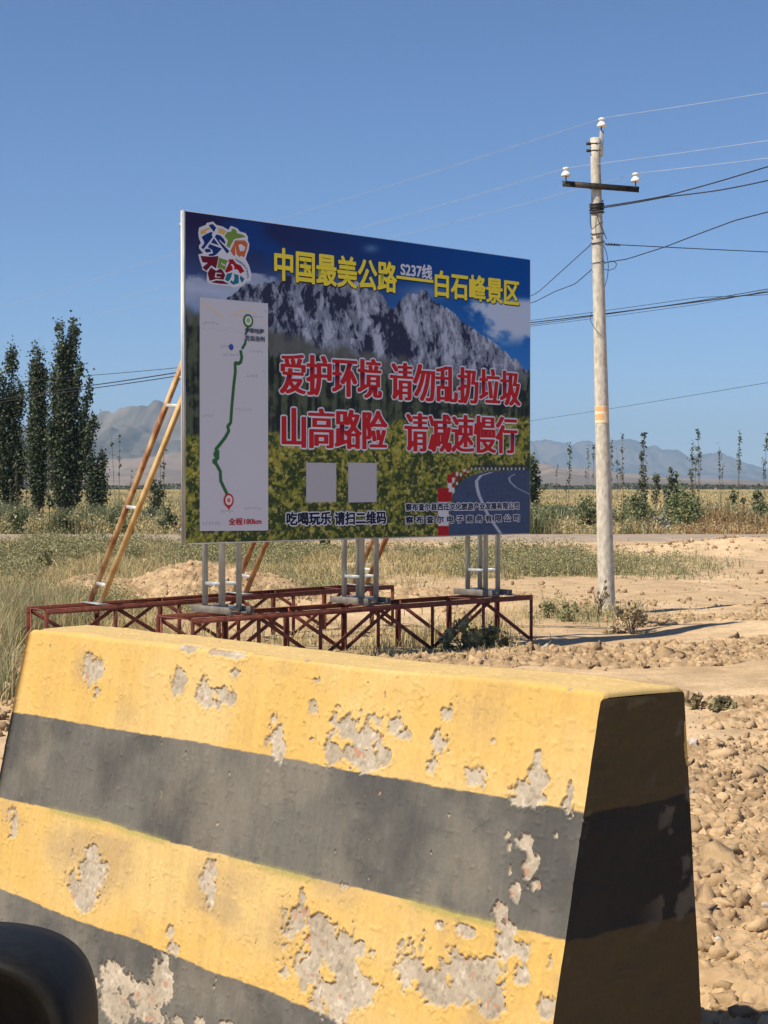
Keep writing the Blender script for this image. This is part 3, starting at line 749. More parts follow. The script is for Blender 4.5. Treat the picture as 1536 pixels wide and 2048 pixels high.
bv = np.array([-0.28, 0.42]); bv = np.array([bv @ TD, bv @ TB, 0]); bv /= np.linalg.norm(bv)
A2, d2, k2, L2 = truss(ra[:2], rb_[:2], 0.50, 6, back=bv)

# --- inclined double-tube braces from the rear truss to the back of the stands
for s0, t0, mt in ((0.77, centres[0], (M_RUST, M_OCHRE)), (2.93, centres[1], (M_RUST, M_RUST)), (5.05, centres[2], (M_RUST, M_RUST))):
    rails = []
    for off, y in ((0.12, Ys[0] + 0.07), (0.40, Ys[1] + 0.05)):
        P = A2 + d2 * s0 + k2 * off + np.array([0, 0, ZT + 0.01]); Q = np.array([t0 + 0.16, y, 4.05])
        rails.append((P, Q))
    m = MB(); m.bar(rails[0][0] + np.array([-0.02, -0.08, 0.0]), rails[1][0] + np.array([0.02, 0.08, 0.0]), 0.12, 0.012)
    bo = m.build('brace', M_GALV, root)
    for f in (0.055, 0.29, 0.59, 0.88):
        a_ = rails[0][0] * (1 - f) + rails[0][1] * f; b_ = rails[1][0] * (1 - f) + rails[1][1] * f + np.array([0, 0, 0.02])
        e = (b_ - a_) / np.linalg.norm(b_ - a_)
        m = MB(); m.bar(a_ + e * 0.026, b_ - e * 0.026, 0.035, 0.035); m.build('rung', M_ALU, bo)
    for (P, Q), mm in zip(rails, mt[::-1]):
        q = MB(); q.bar(P, Q, 0.05, 0.05); q.build('rail', mm, bo)

# ------------------------------------------------------------------ concrete barrier
BH = 1.246
KS = (CAM_H - BH) / 0.63            # size of the block against its first estimate
ftl = ground_at(62, 1258, BH); ftr = ground_at(1210, 1385, BH)
bd = ftr - ftl; BL_ = np.linalg.norm(bd); bd /= BL_; bn = np.array([bd[1], -bd[0], 0])         # bn: outward normal of the face towards the road
bw = 0.309 * KS; SL, ER, EL = 0.170, -0.053, 0.075                                                   # top width, flare per metre of drop: face, right end, left end
def face_uv(px, py):
    """photograph pixel on the painted face -> (along, drop)"""
    n3 = bn + np.array([0, 0, SL]); out = []
    v = ray(px, py); t = ((ftl - _C) @ n3) / (v @ n3); P = _C + v * t - ftl
    return P @ bd, -P[2]
nL, nV, nT = 980, 400, 90
Lp = np.linspace(0, 1, nL)
endr = 0.016
# spacing: denser rings close to both ends for their rounded arrises
Lp = np.concatenate([[0, .0004, .0012, .0026, .0045], np.linspace(.007, .993, nL - 10), [.9955, .9974, .9988, .9996, 1]])
Vd = np.concatenate([[0.015 * (1 - math.cos(a)) for a in np.linspace(0.5, math.pi / 2, 6)], np.linspace(0.02, BH + 0.22, nV - 6)])
nV = len(Vd)
def shape(u01, drop, off):
    """point of the block: u along 0..1, drop below top, off across top 0 (road side) .. 1 (far side)"""
    al = u01 * BL_ + (ER * drop * u01 - EL * drop * (1 - u01)) + 0.062 * KS * off * u01
    across = -SL * drop + off * (bw + 2 * SL * drop)
    P = ftl[None] + al[:, None] * bd + (-across[:, None]) * bn
    P[:, 2] = BH - drop
    return P
rows = []
M = nV + nT + nV
U2 = np.repeat(Lp[:, None], M, 1)
drop = np.concatenate([Vd[::-1], np.zeros(nT), Vd]); offp = np.concatenate([np.zeros(nV), np.linspace(0.06, 0.94, nT), np.ones(nV)])
inset = np.zeros(M)
ca = np.linspace(0.5, math.pi / 2, 6)
rd_in = np.array([0.015 * (1 - math.sin(a)) for a in ca])
inset[nV - 6:nV] = rd_in[::-1]; inset[nV + nT:nV + nT + 6] = -rd_in
D2_ = np.repeat(drop[None], len(Lp), 0); O2_ = np.repeat(offp[None], len(Lp), 0)
P = shape(U2.ravel(), D2_.ravel(), O2_.ravel()).reshape(len(Lp), M, 3)
P -= inset[None, :, None] * bn
# rounded ends
e = np.minimum(Lp, 1 - Lp) * BL_
sh = np.where(e < endr, endr - np.sqrt(np.maximum(0, endr ** 2 - (endr - e) ** 2)), 0)
cenA = P.mean(1, keepdims=True)
isf = np.zeros(M); isf[:nV] = -1; isf[nV + nT:] = 1
P += (sh[:, None] * isf[None])[..., None] * (-bn) * -1 * -1
P[:, nV:nV + nT, 2] -= sh[:, None]
P[:, :nV, 2] -= sh[:, None] * np.linspace(0, 1, nV)[None] ** 20; P[:, nV + nT:, 2] -= sh[:, None] * np.linspace(1, 0, nV)[None] ** 20
# surface coordinates for wear (metres): a along, s = drop on the face / across on the top
A_ = U2 * BL_ + (ER * D2_ * U2 - EL * D2_ * (1 - U2)); S_ = D2_.copy(); S_[:, nV:nV + nT] = -offp[None, nV:nV + nT] * bw
face = (np.arange(M) < nV)[None] * np.ones((len(Lp), 1)); topm = ((np.arange(M) >= nV) & (np.arange(M) < nV + nT))[None] * np.ones((len(Lp), 1)); backm = 1 - face - topm
SS = np.where(backm > 0, S_ + 5, S_)
# the top edge sags and bulges a little
wav = (fbm(A_ * 1.6, A_ * 0 + 3, 201, 3) - 0.5) * 0.022
P[..., 2] += wav * np.exp(-D2_ / 0.15) * smooth(0, 0.3, A_) * smooth(BL_, BL_ - 0.3, A_)
bul = (fbm(A_ * 1.3, SS * 1.7, 203, 3) - 0.5) * 0.018 + (fbm(A_ * 9, SS * 9, 205, 3) - 0.5) * 0.0045
nrm = np.where(topm[..., None] > 0, np.array([0, 0, 1.0]), np.where(face[..., None] > 0, bn, -bn))
P += bul[..., None] * nrm
# paint bands
def band_edge(d0, seed, amp=0.012): return d0 + (fbm(A_ * 2.2, A_ * 0, seed, 4) - 0.5) * amp * 2 + (fbm(A_ * 40, SS * 6, seed + 3, 3) - 0.5) * 0.006
e1, e2, e3 = band_edge(0.361 * KS, 211, 0.009), band_edge(0.722 * KS, 214, 0.016) + 0.009 * A_, band_edge(1.098 * KS, 217, 0.016) + 0.034 * A_
blk = np.where(SS < 0.52, smooth(-0.002, 0.002, SS - e1), np.where(SS < 0.80, 1 - smooth(-0.002, 0.002, SS - e2), smooth(-0.002, 0.002, SS - e3)))
blk = np.where(topm > 0, 0, np.where(backm > 0, smooth(0.315, 0.32, D2_) * (1 - smooth(0.645, 0.65, D2_)), blk))
yel = np.array([0.49, 0.330, 0.105]); yel2 = np.array([0.50, 0.365, 0.155]); black = np.array([0.068, 0.069, 0.068]); black2 = np.array([0.112, 0.110, 0.102])
ny_ = fbm(A_ * 2.0, SS * 2.6, 221, 5, 0.6); nb_ = fbm(A_ * 3.0, SS * 3.2, 225, 5, 0.62)
cy = yel * (1 - smooth(0.35, 0.7, ny_))[..., None] + yel2 * smooth(0.35, 0.7, ny_)[..., None]
streak = fbm(A_ * 60, SS * 4, 227, 3)
cy = cy * (0.94 + 0.12 * streak)[..., None]
# the top is bleached
cy = np.where(topm[..., None] > 0, np.array([0.51, 0.375, 0.165]) * (0.9 + 0.18 * fbm(A_ * 5, SS * 14, 229, 4))[..., None], cy)
# worn road dust on the lower yellow band and stains
lowb = smooth(0.65, 0.70, SS) * (SS < 2)
def ell(px, py, rx, ry):
    a0, s0 = face_uv(px, py); ax, _ = face_uv(px + rx, py); _, sy = face_uv(px, py + ry)
    return a0, s0, max(1e-3, abs(ax - a0)), max(1e-3, abs(sy - s0))
stain = smooth(0.44, 0.62, fbm(A_ * 3.2, SS * 5.0, 231, 5)) * 0.70 * lowb + smooth(0.58, 0.74, fbm(A_ * 2.6, SS * 3.2, 233, 5)) * 0.35 * (1 - lowb) * face
for px, py, rx, ry, k in ((150, 1700, 90, 45, .75), (250, 1740, 40, 60, .5), (660, 1745, 60, 50, .75), (470, 1760, 60, 60, .55), (165, 1330, 20, 40, .55), (250, 1420, 25, 40, .35), (560, 1850, 40, 60, .6), (900, 1850, 40, 40, .35), (700, 1790, 50, 40, .4), (500, 1860, 80, 40, .35)):
    a0, s0, ra_, rs_ = ell(px, py, rx, ry)
    stain = np.maximum(stain, k * np.clip(1.25 - np.sqrt(((A_ - a0) / ra_) ** 2 + ((SS - s0) / rs_) ** 2) + (fbm(A_ * 12, SS * 12, 233, 4) - 0.5) * 1.2, 0, 1) * (face > 0))
cy = cy * (1 - stain[..., None] * 0.8) + np.array([0.27, 0.205, 0.13]) * (stain[..., None] * 0.8)
cb = black * (1 - smooth(0.36, 0.64, nb_))[..., None] + black2 * smooth(0.36, 0.64, nb_)[..., None]
cb = cb * (0.9 + 0.2 * fbm(A_ * 90, SS * 9, 235, 3))[..., None]
olive = np.exp(-((SS - e2 - 0.006) / 0.012) ** 2) * smooth(0.45, 0.62, fbm(A_ * 2.5, SS * 0, 237, 3)) * 0.75 * face
drip = smooth(0.56, 0.70, fbm(A_ * 26, SS * 1.6, 297, 4)) * 0.14 * face
cy = cy * (1 - drip[..., None]) + np.array([0.31, 0.235, 0.13]) * drip[..., None]
dust = smooth(0.45, 0.7, fbm(A_ * 5, SS * 3, 299, 5, 0.6)) * 0.22
cb = cb * (1 - dust[..., None]) + np.array([0.27, 0.235, 0.185]) * dust[..., None]
Cc = cy * (1 - blk)[..., None] + cb * blk[..., None]
Cc = Cc * (1 - olive[..., None]) + np.array([0.27, 0.255, 0.085]) * olive[..., None]
Cc = np.where(backm[..., None] > 0, Cc * 0.9, Cc)
# flaked spots: bare concrete 5-8 mm below the paint
chips = [(185, 1345, 22, 40), (192, 1382, 10, 14), (355, 1375, 15, 28), (408, 1398, 14, 30), (448, 1390, 17, 16), (470, 1346, 9, 8), (432, 1408, 8, 9), (553, 1478, 17, 38), (548, 1440, 7, 12), (622, 1420, 13, 16), (607, 1445, 9, 12), (622, 1478, 8, 8),
         (690, 1445, 30, 36), (738, 1468, 42, 48), (790, 1450, 22, 22), (800, 1470, 18, 16), (715, 1512, 58, 24), (765, 1510, 24, 24), (668, 1505, 20, 24), (888, 1430, 18, 26), (878, 1480, 20, 34), (862, 1528, 14, 22), (900, 1412, 8, 10), (947, 1553, 21, 30), (938, 1565, 12, 16),
         (1050, 1585, 34, 28), (1072, 1560, 24, 28), (1075, 1522, 9, 22), (1030, 1600, 18, 12), (1135, 1615, 11, 18), (1140, 1580, 5, 14), (985, 1484, 5, 6), (910, 1395, 4, 8),
         (1062, 1735, 22, 30), (1070, 1770, 16, 20), (1030, 1782, 16, 20), (1045, 1685, 12, 22), (1013, 1668, 6, 8), (1018, 1692, 4, 9), (1000, 1825, 14, 18), (1058, 1700, 8, 20), (1112, 1668, 4, 6), (1020, 1740, 4, 14), (728, 1592, 4, 5),
         (30, 1640, 11, 32), (172, 1740, 32, 48), (168, 1795, 22, 32), (140, 1776, 8, 8), (415, 1772, 19, 40), (428, 1745, 10, 16), (340, 1868, 9, 18), (345, 1895, 14, 14),
         (600, 1845, 36, 40), (645, 1880, 52, 52), (680, 1930, 60, 50), (620, 1930, 50, 50), (720, 1975, 30, 40), (660, 1985, 60, 40), (712, 1900, 22, 22), (745, 1910, 10, 14),
         (825, 1930, 30, 46), (870, 1960, 52, 46), (930, 1960, 52, 50), (970, 1985, 34, 44), (985, 1945, 26, 30), (900, 1990, 60, 30), (1012, 1880, 18, 34), (1035, 1900, 24, 24), (1000, 1850, 16, 14), (930, 1862, 18, 12), (1092, 2010, 18, 30), (1100, 1930, 6, 30), (880, 1850, 10, 9), (690, 1772, 8, 8), (1040, 1945, 14, 22),
         (225, 1960, 34, 36), (232, 2010, 40, 30), (290, 1990, 40, 34), (322, 1950, 20, 34), (300, 2030, 40, 18), (335, 1985, 12, 26), (400, 2046, 16, 12), (360, 2048, 14, 14), (455, 2050, 16, 9)]
F_ = np.full(A_.shape, -9.0)
wA = A_ + (fbm(A_ * 14, SS * 14, 244, 3) - 0.5) * 0.05; wS = SS + (fbm(A_ * 14, SS * 14, 246, 3) - 0.5) * 0.05
nw = (fbm(A_ * 10, SS * 10, 241, 4, 0.6) - 0.5) * 1.5 + (cells(wA * 30, wS * 22, 242)[1] - 0.5) * 0.75 + (cells(wA * 75, wS * 60, 248)[1] - 0.5) * 0.35 + (fbm(A_ * 60, SS * 60, 243, 3) - 0.5) * 0.35
for c in chips:
    a0, s0, ra_, rs_ = ell(*c)
    w = (np.abs(A_ - a0) < ra_ * 2.2) & (np.abs(SS - s0) < rs_ * 2.2) & (face > 0)
    ia = np.where(w.any(1))[0]; ib = np.where(w.any(0))[0]
    if not len(ia): continue
    sl_i = np.ix_(ia, ib)
    f = 1.0 - np.sqrt(((A_[sl_i] - a0) / ra_) ** 2 + ((SS[sl_i] - s0) / rs_) ** 2) + nw[sl_i]
    F_[sl_i] = np.maximum(F_[sl_i], np.where(face[sl_i] > 0, f, -9))
# random nicks and the chipped upper arris
F_ = np.maximum(F_, np.where(face > 0, (fbm(A_ * 30, SS * 18, 247, 3) - 0.85) * 6, -9))
ar = np.exp(-(np.where(topm > 0, -SS * 0.8, SS * 1.1) / 0.022) ** 2) * (1 - backm)
F_ = np.maximum(F_, (ar * smooth(0.50, 0.66, fbm(A_ * 6, A_ * 0 + 8, 249, 4)) * (1 - smooth(BL_ * 0.5, BL_ * 0.62, A_)) * smooth(0.3, 0.5, A_) - 0.35 + (fbm(A_ * 40, SS * 60, 251, 3) - 0.5) * 0.7))
F_ = np.maximum(F_, np.where(topm > 0, (fbm(A_ * 7, SS * 16, 253, 4) - 0.76) * 9, -9))
chip = smooth(0.0, 0.14, F_)
rough_in = (fbm(A_ * 34, SS * 34, 255, 4, 0.7) - 0.5)
P -= (chip * (0.0058 + rough_in * 0.0065))[..., None] * nrm
# paint lifting along the flake edge
lip = np.exp(-((F_ + 0.10) / 0.09) ** 2) * (F_ > -1)
P += (lip * 0.0026)[..., None] * nrm
conc = np.array([0.30, 0.26, 0.205]) * (1 - smooth(0.35, 0.65, fbm(A_ * 8, SS * 8, 257, 5))[..., None]) + np.array([0.375, 0.33, 0.265]) * smooth(0.35, 0.65, fbm(A_ * 8, SS * 8, 257, 5))[..., None]
ag = fbm(A_ * 70, SS * 70, 259, 2)
conc = conc * (1 - 0.24 * smooth(0.62, 0.72, ag)[..., None]); conc = conc + 0.09 * smooth(0.70, 0.8, fbm(A_ * 55, SS * 55, 261, 2))[..., None]
conc = np.where((fbm(A_ * 30, SS * 30, 263, 2) > 0.80)[..., None], np.array([0.34, 0.21, 0.15]), conc)
# hairline cracks
for seed, sc in ((271, 2.1), (277, 3.7)):
    q_ = fbm(A_ * sc * 0.8, SS * sc * 2.0, seed, 5, 0.62)
    cr = np.exp(-((q_ - 0.5) / 0.0028) ** 2) * smooth(0.60, 0.68, fbm(A_ * 2, SS * 2, seed + 3, 3)) * (1 - backm)
    P -= (cr * 0.0012)[..., None] * nrm
    Cc = Cc * (1 - 0.16 * cr[..., None])
Cc = Cc * (1 - chip[..., None]) + conc * chip[..., None]
nn = len(Lp)
Vb = P.reshape(-1, 3); Cb = Cc.reshape(-1, 3)
k = np.arange((nn - 1) * (M - 1)); a, b = k // (M - 1), k % (M - 1)
Fb = [np.c_[a * M + b, (a + 1) * M + b, (a + 1) * M + b + 1, a * M + b + 1]]
# end caps: grids from the road-side edge to the far edge at each height
capV = []; capC = []; base = len(Vb)
for iu, sgn in ((nn - 1, 1), (0, -1)):
    fr = P[iu, :nV][::-1]; bk_ = P[iu, nV + nT:]                 # top -> bottom
    NC = 64
    w = np.linspace(0, 1, NC)
    G = fr[:, None] * (1 - w)[None, :, None] + bk_[:, None] * w[None, :, None]
    # let the cap meet the rounded top strip
    G[:, :, 2] = np.minimum(G[:, :, 2], np.interp(w, np.linspace(0.0, 1, nT), P[iu, nV:nV + nT, 2])[None] - 0.0)
    acr = w[None] * (bw + 2 * SL * Vd[:, None]); dp = np.repeat(Vd[:, None], NC, 1)
    dsp = (fbm(acr * 6 + 9, dp * 6, 281, 4) - 0.5) * 0.02 + (fbm(acr * 24, dp * 24, 283, 3) - 0.5) * 0.006
    edge = smooth(0, 0.06, w)[None] * smooth(1, 0.94, w)[None] * smooth(0, 0.04, dp)
    G += (dsp * edge)[..., None] * bd * sgn
    nn1 = fbm(acr * 5, dp * 3.2, 285, 5, 0.62)
    ye = np.array([0.070, 0.054, 0.029]) if sgn > 0 else np.array([0.42, 0.31, 0.09]) * (1 - smooth(0.38, 0.62, nn1))[..., None] + (np.array([0.045, 0.04, 0.033]) if sgn > 0 else np.array([0.42, 0.32, 0.11])) * smooth(0.38, 0.62, nn1)[..., None]  # right end: shade painted in as darker, grimy yellow; left end stays face yellow
    bl2 = np.array([0.021, 0.021, 0.0215]) * (0.8 + 0.5 * nn1)[..., None]  # end black darker than on the face, shade painted in here too
    b1 = 0.318 - 0.05 * (w[None] > 2) + (fbm(acr * 9, dp * 0, 287, 3) - 0.5) * 0.03 + 0.03 * (0.5 - w[None]); b2 = 0.652 + (fbm(acr * 9, dp * 0, 289, 3) - 0.5) * 0.03
    bb = smooth(-.003, .003, dp - b1) * (1 - smooth(-.003, .003, dp - b2))
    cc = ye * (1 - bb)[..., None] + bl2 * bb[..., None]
    chp = smooth(0.66, 0.70, fbm(acr * 10, dp * 8, 291, 4)) * smooth(0.5, 0.85, w)[None]
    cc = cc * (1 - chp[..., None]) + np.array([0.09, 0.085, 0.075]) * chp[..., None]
    o0 = base + sum(len(v) for v in capV)
    k = np.arange((nV - 1) * (NC - 1)); a, b = k // (NC - 1), k % (NC - 1)
    q4 = np.c_[o0 + a * NC + b, o0 + (a + 1) * NC + b, o0 + (a + 1) * NC + b + 1, o0 + a * NC + b + 1]
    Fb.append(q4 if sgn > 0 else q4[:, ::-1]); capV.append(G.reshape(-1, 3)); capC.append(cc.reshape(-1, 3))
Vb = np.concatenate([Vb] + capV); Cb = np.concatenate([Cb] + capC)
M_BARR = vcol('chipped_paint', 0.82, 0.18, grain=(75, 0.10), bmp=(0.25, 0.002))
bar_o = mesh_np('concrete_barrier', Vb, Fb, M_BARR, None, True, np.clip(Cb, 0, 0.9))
try:
    bar_o.data.shade_smooth()
except Exception: pass
tag(bar_o, 'chipped concrete barrier striped yellow and black standing at the roadside', 'barrier')

# ------------------------------------------------------------------ utility pole
PB = ground_at(1215, 1225); PT = depth_at(1190, 276, PB[1]); PB = PB.copy(); PB[2] = -0.3
pax = (PT - PB) / np.linalg.norm(PT - PB)
def on_pole(py):
    f = (PT - PB) * 1.0; z = depth_at(1200, py, PB[1])[2]
    return PB + (PT - PB) * ((z - PB[2]) / (PT[2] - PB[2]))
def pole_r(p): 
    f = (p[2] - PB[2]) / (PT[2] - PB[2]); return 0.124 * (1 - f) + 0.068 * f
pole = empty('utility_pole', (PB[0], PB[1], 0)); tag(pole, 'leaning round concrete utility pole with crossarm and white insulators right of the billboard', 'utility pole')
def local(b, o):
    for i in range(len(b.V)): b.V[i] = b.V[i] - np.array(o.location)
def pbuild(b, name, mat, par=None, sm=False):
    local(b, pole); return b.build(name, mat, par or pole, sm)
m = MB(); ts = np.linspace(0, 1, 24); m.tube(PB + ts[:, None] * (PT - PB), 0.124 * (1 - ts) + 0.068 * ts, 28); shaft = pbuild(m, 'shaft', M_CONC, sm=True)
def insulator(p, s=1.0, par=None):
    m = MB(); q = np.array([(0.012, -0.060), (0.030, -0.072), (0.064, -0.074), (0.069, -0.062), (0.066, -0.045), (0.052, -0.022), (0.036, -0.006), (0.028, 0.004), (0.028, 0.013), (0.044, 0.020), (0.050, 0.032), (0.042, 0.046), (0.020, 0.054), (0.0005, 0.056)]) * s
    m.lathe(q, p, 18); return m
r7 = lambda py: on_pole(py)
right = np.array([0.93, 0.36, 0]); right /= np.linalg.norm(right)                               # crossarm runs right and slightly away
tp = r7(290) + np.array([pole_r(r7(290)) + 0.012, -0.01, 0])
m = MB(); m.angle(tp + np.array([0, 0, -0.16]), tp + np.array([0.01, 0, 0.20]), 0.062, 0.007, np.array([0.35, -0.93, 0]), np.array([0.93, 0.35, 0])); br = pbuild(m, 'top_bracket', M_ALU)
m = MB(); m.tube([tp + np.array([0.0, 0, 0.18]), tp + np.array([0.01, 0, 0.31])], 0.009, 8); pbuild(m, 'insulator_pin', M_DARKSTEEL, br)
INS1 = tp + np.array([0.01, 0, 0.325]); pbuild(insulator(INS1, 1.0), 'insulator', M_PORC, br, True)
for py in (288, 302):
    c = r7(py); r = pole_r(c) + 0.004; a = np.linspace(0, 2 * math.pi, 25)
    m = MB(); m.tube(np.c_[c[0] + r * np.cos(a), c[1] + r * np.sin(a), np.full(25, c[2])], 0.006, 6, False)
    m.bar(c + np.array([-r - 0.055, -0.02, 0]), c + np.array([-r + 0.03, -0.02, 0]), 0.022, 0.04); m.tube([c + np.array([-r - 0.03, -0.06, 0]), c + np.array([-r - 0.03, 0.05, 0])], 0.008, 6); pbuild(m, 'clamp', M_DARKSTEEL)
ca = depth_at(1123, 366, PB[1] - 0.02); cb_ = depth_at(1275, 378, PB[1] + 0.10)
off = np.array([0, -pole_r(r7(372)) - 0.035, 0]); ca = ca + off; cb_ = cb_ + off
m = MB(); m.angle(ca + np.array([0, 0, .0]), cb_ + np.array([0, 0, .0]), 0.075, 0.007, np.array([0, 0, 1.0]), np.array([0, -1.0, 0])); arm = pbuild(m, 'crossarm', M_DARKSTEEL)
c = r7(374); r = pole_r(c) + 0.01; a = np.linspace(0, 2 * math.pi, 25)
m = MB(); m.tube(np.c_[c[0] + r * np.cos(a), c[1] + r * np.sin(a), np.full(25, c[2] - 0.02)], 0.008, 6, False); pbuild(m, 'arm_clamp', M_DARKSTEEL, arm)
INS = []
for f in (0.045, 0.955):
    p = ca * (1 - f) + cb_ * f + np.array([0, -0.03, 0])
    m = MB(); m.tube([p + np.array([0, 0, -0.05]), p + np.array([0, 0, 0.09])], 0.008, 8); m.tube([p + np.array([0, 0, -0.02]), p + np.array([0, 0, 0.006])], 0.018, 6); pbuild(m, 'insulator_pin', M_DARKSTEEL, arm)
    INS.append(p + np.array([0, 0, 0.145])); pbuild(insulator(INS[-1]), 'insulator', M_PORC, arm, True)
# paper notice wrapped on the shaft
def wrap_patch(y0, y1, a0, a1, lift):
    g = []
    for z_ in np.linspace(0, 1, 8):
        c = r7(y0 + (y1 - y0) * z_); r = pole_r(c) + lift
        aa = np.linspace(a0, a1, 14); g.append(np.c_[c[0] + r * np.cos(aa), c[1] + r * np.sin(aa), np.full(14, c[2])])
    V = np.concatenate(g) - np.array(pole.location); k = np.arange(7 * 13); a, b = k // 13, k % 13
    return V, np.c_[a * 14 + b, (a + 1) * 14 + b, (a + 1) * 14 + b + 1, a * 14 + b + 1]
V, F = wrap_patch(812, 846, math.radians(190), math.radians(318), 0.004); no = mesh_np('paper_notice', V, F, noisy('notice_paper', (0.74, 0.58, 0.38), (0.80, 0.66, 0.46), 9), pole, True)
for y0, y1, a0, a1 in ((813.5, 822, 193, 262), (815, 821, 270, 312), (829, 840, 196, 226), (828, 839, 230, 272)):
    V, F = wrap_patch(y0, y1, math.radians(a0), math.radians(a1), 0.007); mesh_np('orange_print', V, F, noisy('faded_orange', (0.76, 0.34, 0.14), (0.80, 0.46, 0.24), 30), no, True)
# cable wraps and drooping tails
def coil(y0, y1, turns, rr, name='cable_wrap', jit=0.01):
    n = int(turns * 20); a = np.linspace(0, 2 * math.pi * turns, n); P_ = []
    for i, q in enumerate(a):
        c = r7(y0 + (y1 - y0) * i / max(1, n - 1)); r = pole_r(c) + rr + jit * abs(math.sin(q * 0.7)); P_.append(c + np.array([r * math.cos(q), r * math.sin(q), 0.02 * math.sin(q + 1)]))
    m = MB(); m.tube(P_, rr, 6); pbuild(m, name, M_CABLE)
coil(404, 428, 4.2, 0.012); coil(409, 420, 3.0, 0.011); coil(462, 474, 1.6, 0.006); coil(483, 487, 1.2, 0.007); coil(523, 525, 1.0, 0.004)
def droop(pts, r=0.006, dy=-0.10, name='hanging_cable'):
    P_ = np.array([depth_at(x, y, PB[1] - 0.13) for x, y in pts]); t = np.linspace(0, 1, len(P_)); tt_ = np.linspace(0, 1, 40)
    Q = np.stack([np.interp(tt_, t, P_[:, i]) for i in range(3)], 1)
    for _ in range(6): Q[1:-1] = (Q[:-2] + 2 * Q[1:-1] + Q[2:]) / 4
    m = MB(); m.tube(Q, r, 6); pbuild(m, name, M_CABLE)
droop([(1181, 415), (1180, 440), (1183, 460), (1194, 450), (1206, 444)]); droop([(1192, 425), (1198, 445), (1204, 456), (1213, 478)])
droop([(1207, 490), (1213, 505), (1217, 530), (1215, 555), (1209, 574)], 0.005); droop([(1209, 527), (1224, 521), (1234, 527), (1230, 537), (1218, 541), (1208, 538)], 0.005)
droop([(1183, 625), (1180, 640), (1190, 658), (1207, 676)], 0.004)

# ------------------------------------------------------------------ timber post behind the billboard
wp = ground_at(650, 1106)
wpo = empty('timber_pole', (wp[0], wp[1], 0)); tag(wpo, 'dark tarred timber pole whose foot shows below the billboard', 'utility pole')
m = MB(); m.tube([(0, 0, -0.3), (0, 0, 2), (0.03, 0, 5.9)], [0.15, 0.135, 0.10], 14); m.build('shaft', M_WOOD, wpo, True)
m = MB(); m.bar((-0.5, -0.13, 5.3), (0.5, -0.13, 5.3), 0.08, 0.09); m.build('crossarm', M_DARKSTEEL, wpo)

# ------------------------------------------------------------------ wires
def wire(pts, r, mat, label, sag=0.0, group=None, ext=None, name='power_line', n=26):
    """pts: world points; straight runs with a little sag between them"""
    out = []
    for i in range(len(pts) - 1):
        a, b = np.array(pts[i], float), np.array(pts[i + 1], float); t = np.linspace(0, 1, n)[(1 if i else 0):]
        q = a + t[:, None] * (b - a); q[:, 2] -= sag * np.linalg.norm(b - a) * 4 * t * (1 - t) * 0.25
        out.append(q)
    Q = np.concatenate(out)
    for _ in range(9 if sag == 0.0 else 2): Q[1:-1] = (Q[:-2] + 2 * Q[1:-1] + Q[2:]) / 4
    m = MB(); m.tube(Q, r, 5)
    o = m.build(name, mat, None, True); tag(o, label, 'cable', group or 'overhead wires')
    return o
def lv(x, y, z): return level_at(x, y, z)
def beyond(a, b, k): a = np.array(a); b = np.array(b); return b + (b - a) * k
i1 = INS1 + np.array([0, 0, 0.05])
wire([beyond(i1, lv(600, 425, i1[2] - 0.1), 2.6), lv(600, 425, i1[2] - 0.1), i1, lv(1536, 185, i1[2]), beyond(i1, lv(1536, 185, i1[2]), 6)], 0.0032, M_WIRE, 'bright topmost wire running through the insulator on the pole top', 0.01)
i2 = INS[0] + np.array([0, 0, 0.045]); i3 = INS[1] + np.array([0, 0, 0.045])
wire([beyond(i2, lv(740, 450, i2[2]), 2.2), lv(740, 450, i2[2]), i2, lv(1536, 281, i2[2]), beyond(i2, lv(1536, 281, i2[2]), 6)], 0.0032, M_WIRE, 'bright thin wire on the left insulator of the crossarm', 0.01)
wire([beyond(i3, lv(780, 476, i3[2]), 2.2), lv(780, 476, i3[2]), i3, lv(1536, 316, i3[2]), beyond(i3, lv(1536, 316, i3[2]), 6)], 0.0032, M_WIRE, 'bright thin wire on the right insulator of the crossarm', 0.01)
c4 = r7(415) + np.array([0.07, -0.085, 0])
j4 = lv(1335, 391, c4[2] - 0.02)
wire([c4, j4, lv(1536, 333, c4[2]), beyond(j4, lv(1536, 333, c4[2]), 8)], 0.0085, M_CABLE, 'thick black cable rising steeply right from the wrapped coil below the crossarm', 0.02)
wire([c4 + np.array([0, 0, -0.02]), j4 + np.array([0, 0, -0.015]), lv(1436, 381, c4[2] - 0.04), lv(1536, 361, c4[2] - 0.02), beyond(lv(1436, 381, c4[2]), lv(1536, 361, c4[2]), 9)], 0.0085, M_CABLE, 'black cable splitting off below the steep one and flatter to the right', 0.02)
c5 = r7(527) + np.array([0.075, -0.075, 0])
zz = c5[2]
wire([c5, lv(1255, 518, zz), lv(1330, 494, zz), lv(1400, 467, zz), lv(1470, 441, zz), lv(1536, 424, zz), beyond(lv(1470, 441, zz), lv(1536, 424, zz), 12)], 0.007, M_CABLE, 'black cable climbing in a wavy line from the loop on the pole', 0.0)
c6 = r7(489) + np.array([0.085, -0.05, 0])
wire([c6, lv(1536, 504, c6[2]), beyond(c6, lv(1536, 504, c6[2]), 4)], 0.0065, M_CABLE, 'nearly level black wire leaving the twisted splice on the pole', 0.004)
a = np.linspace(0, 10 * math.pi, 90); f = np.linspace(0.02, 0.30, 90); e6 = (lv(1536, 504, c6[2]) - c6); e6 /= np.linalg.norm(e6)
m = MB(); m.tube(c6 + f[:, None] * e6 * 0.8 + np.c_[0.012 * np.cos(a), 0.012 * np.sin(a) * 0.5, 0.016 * np.sin(a)], 0.006, 5); pbuild(m, 'twisted_splice', M_CABLE)
wtop = np.array([wp[0], wp[1], 5.55])
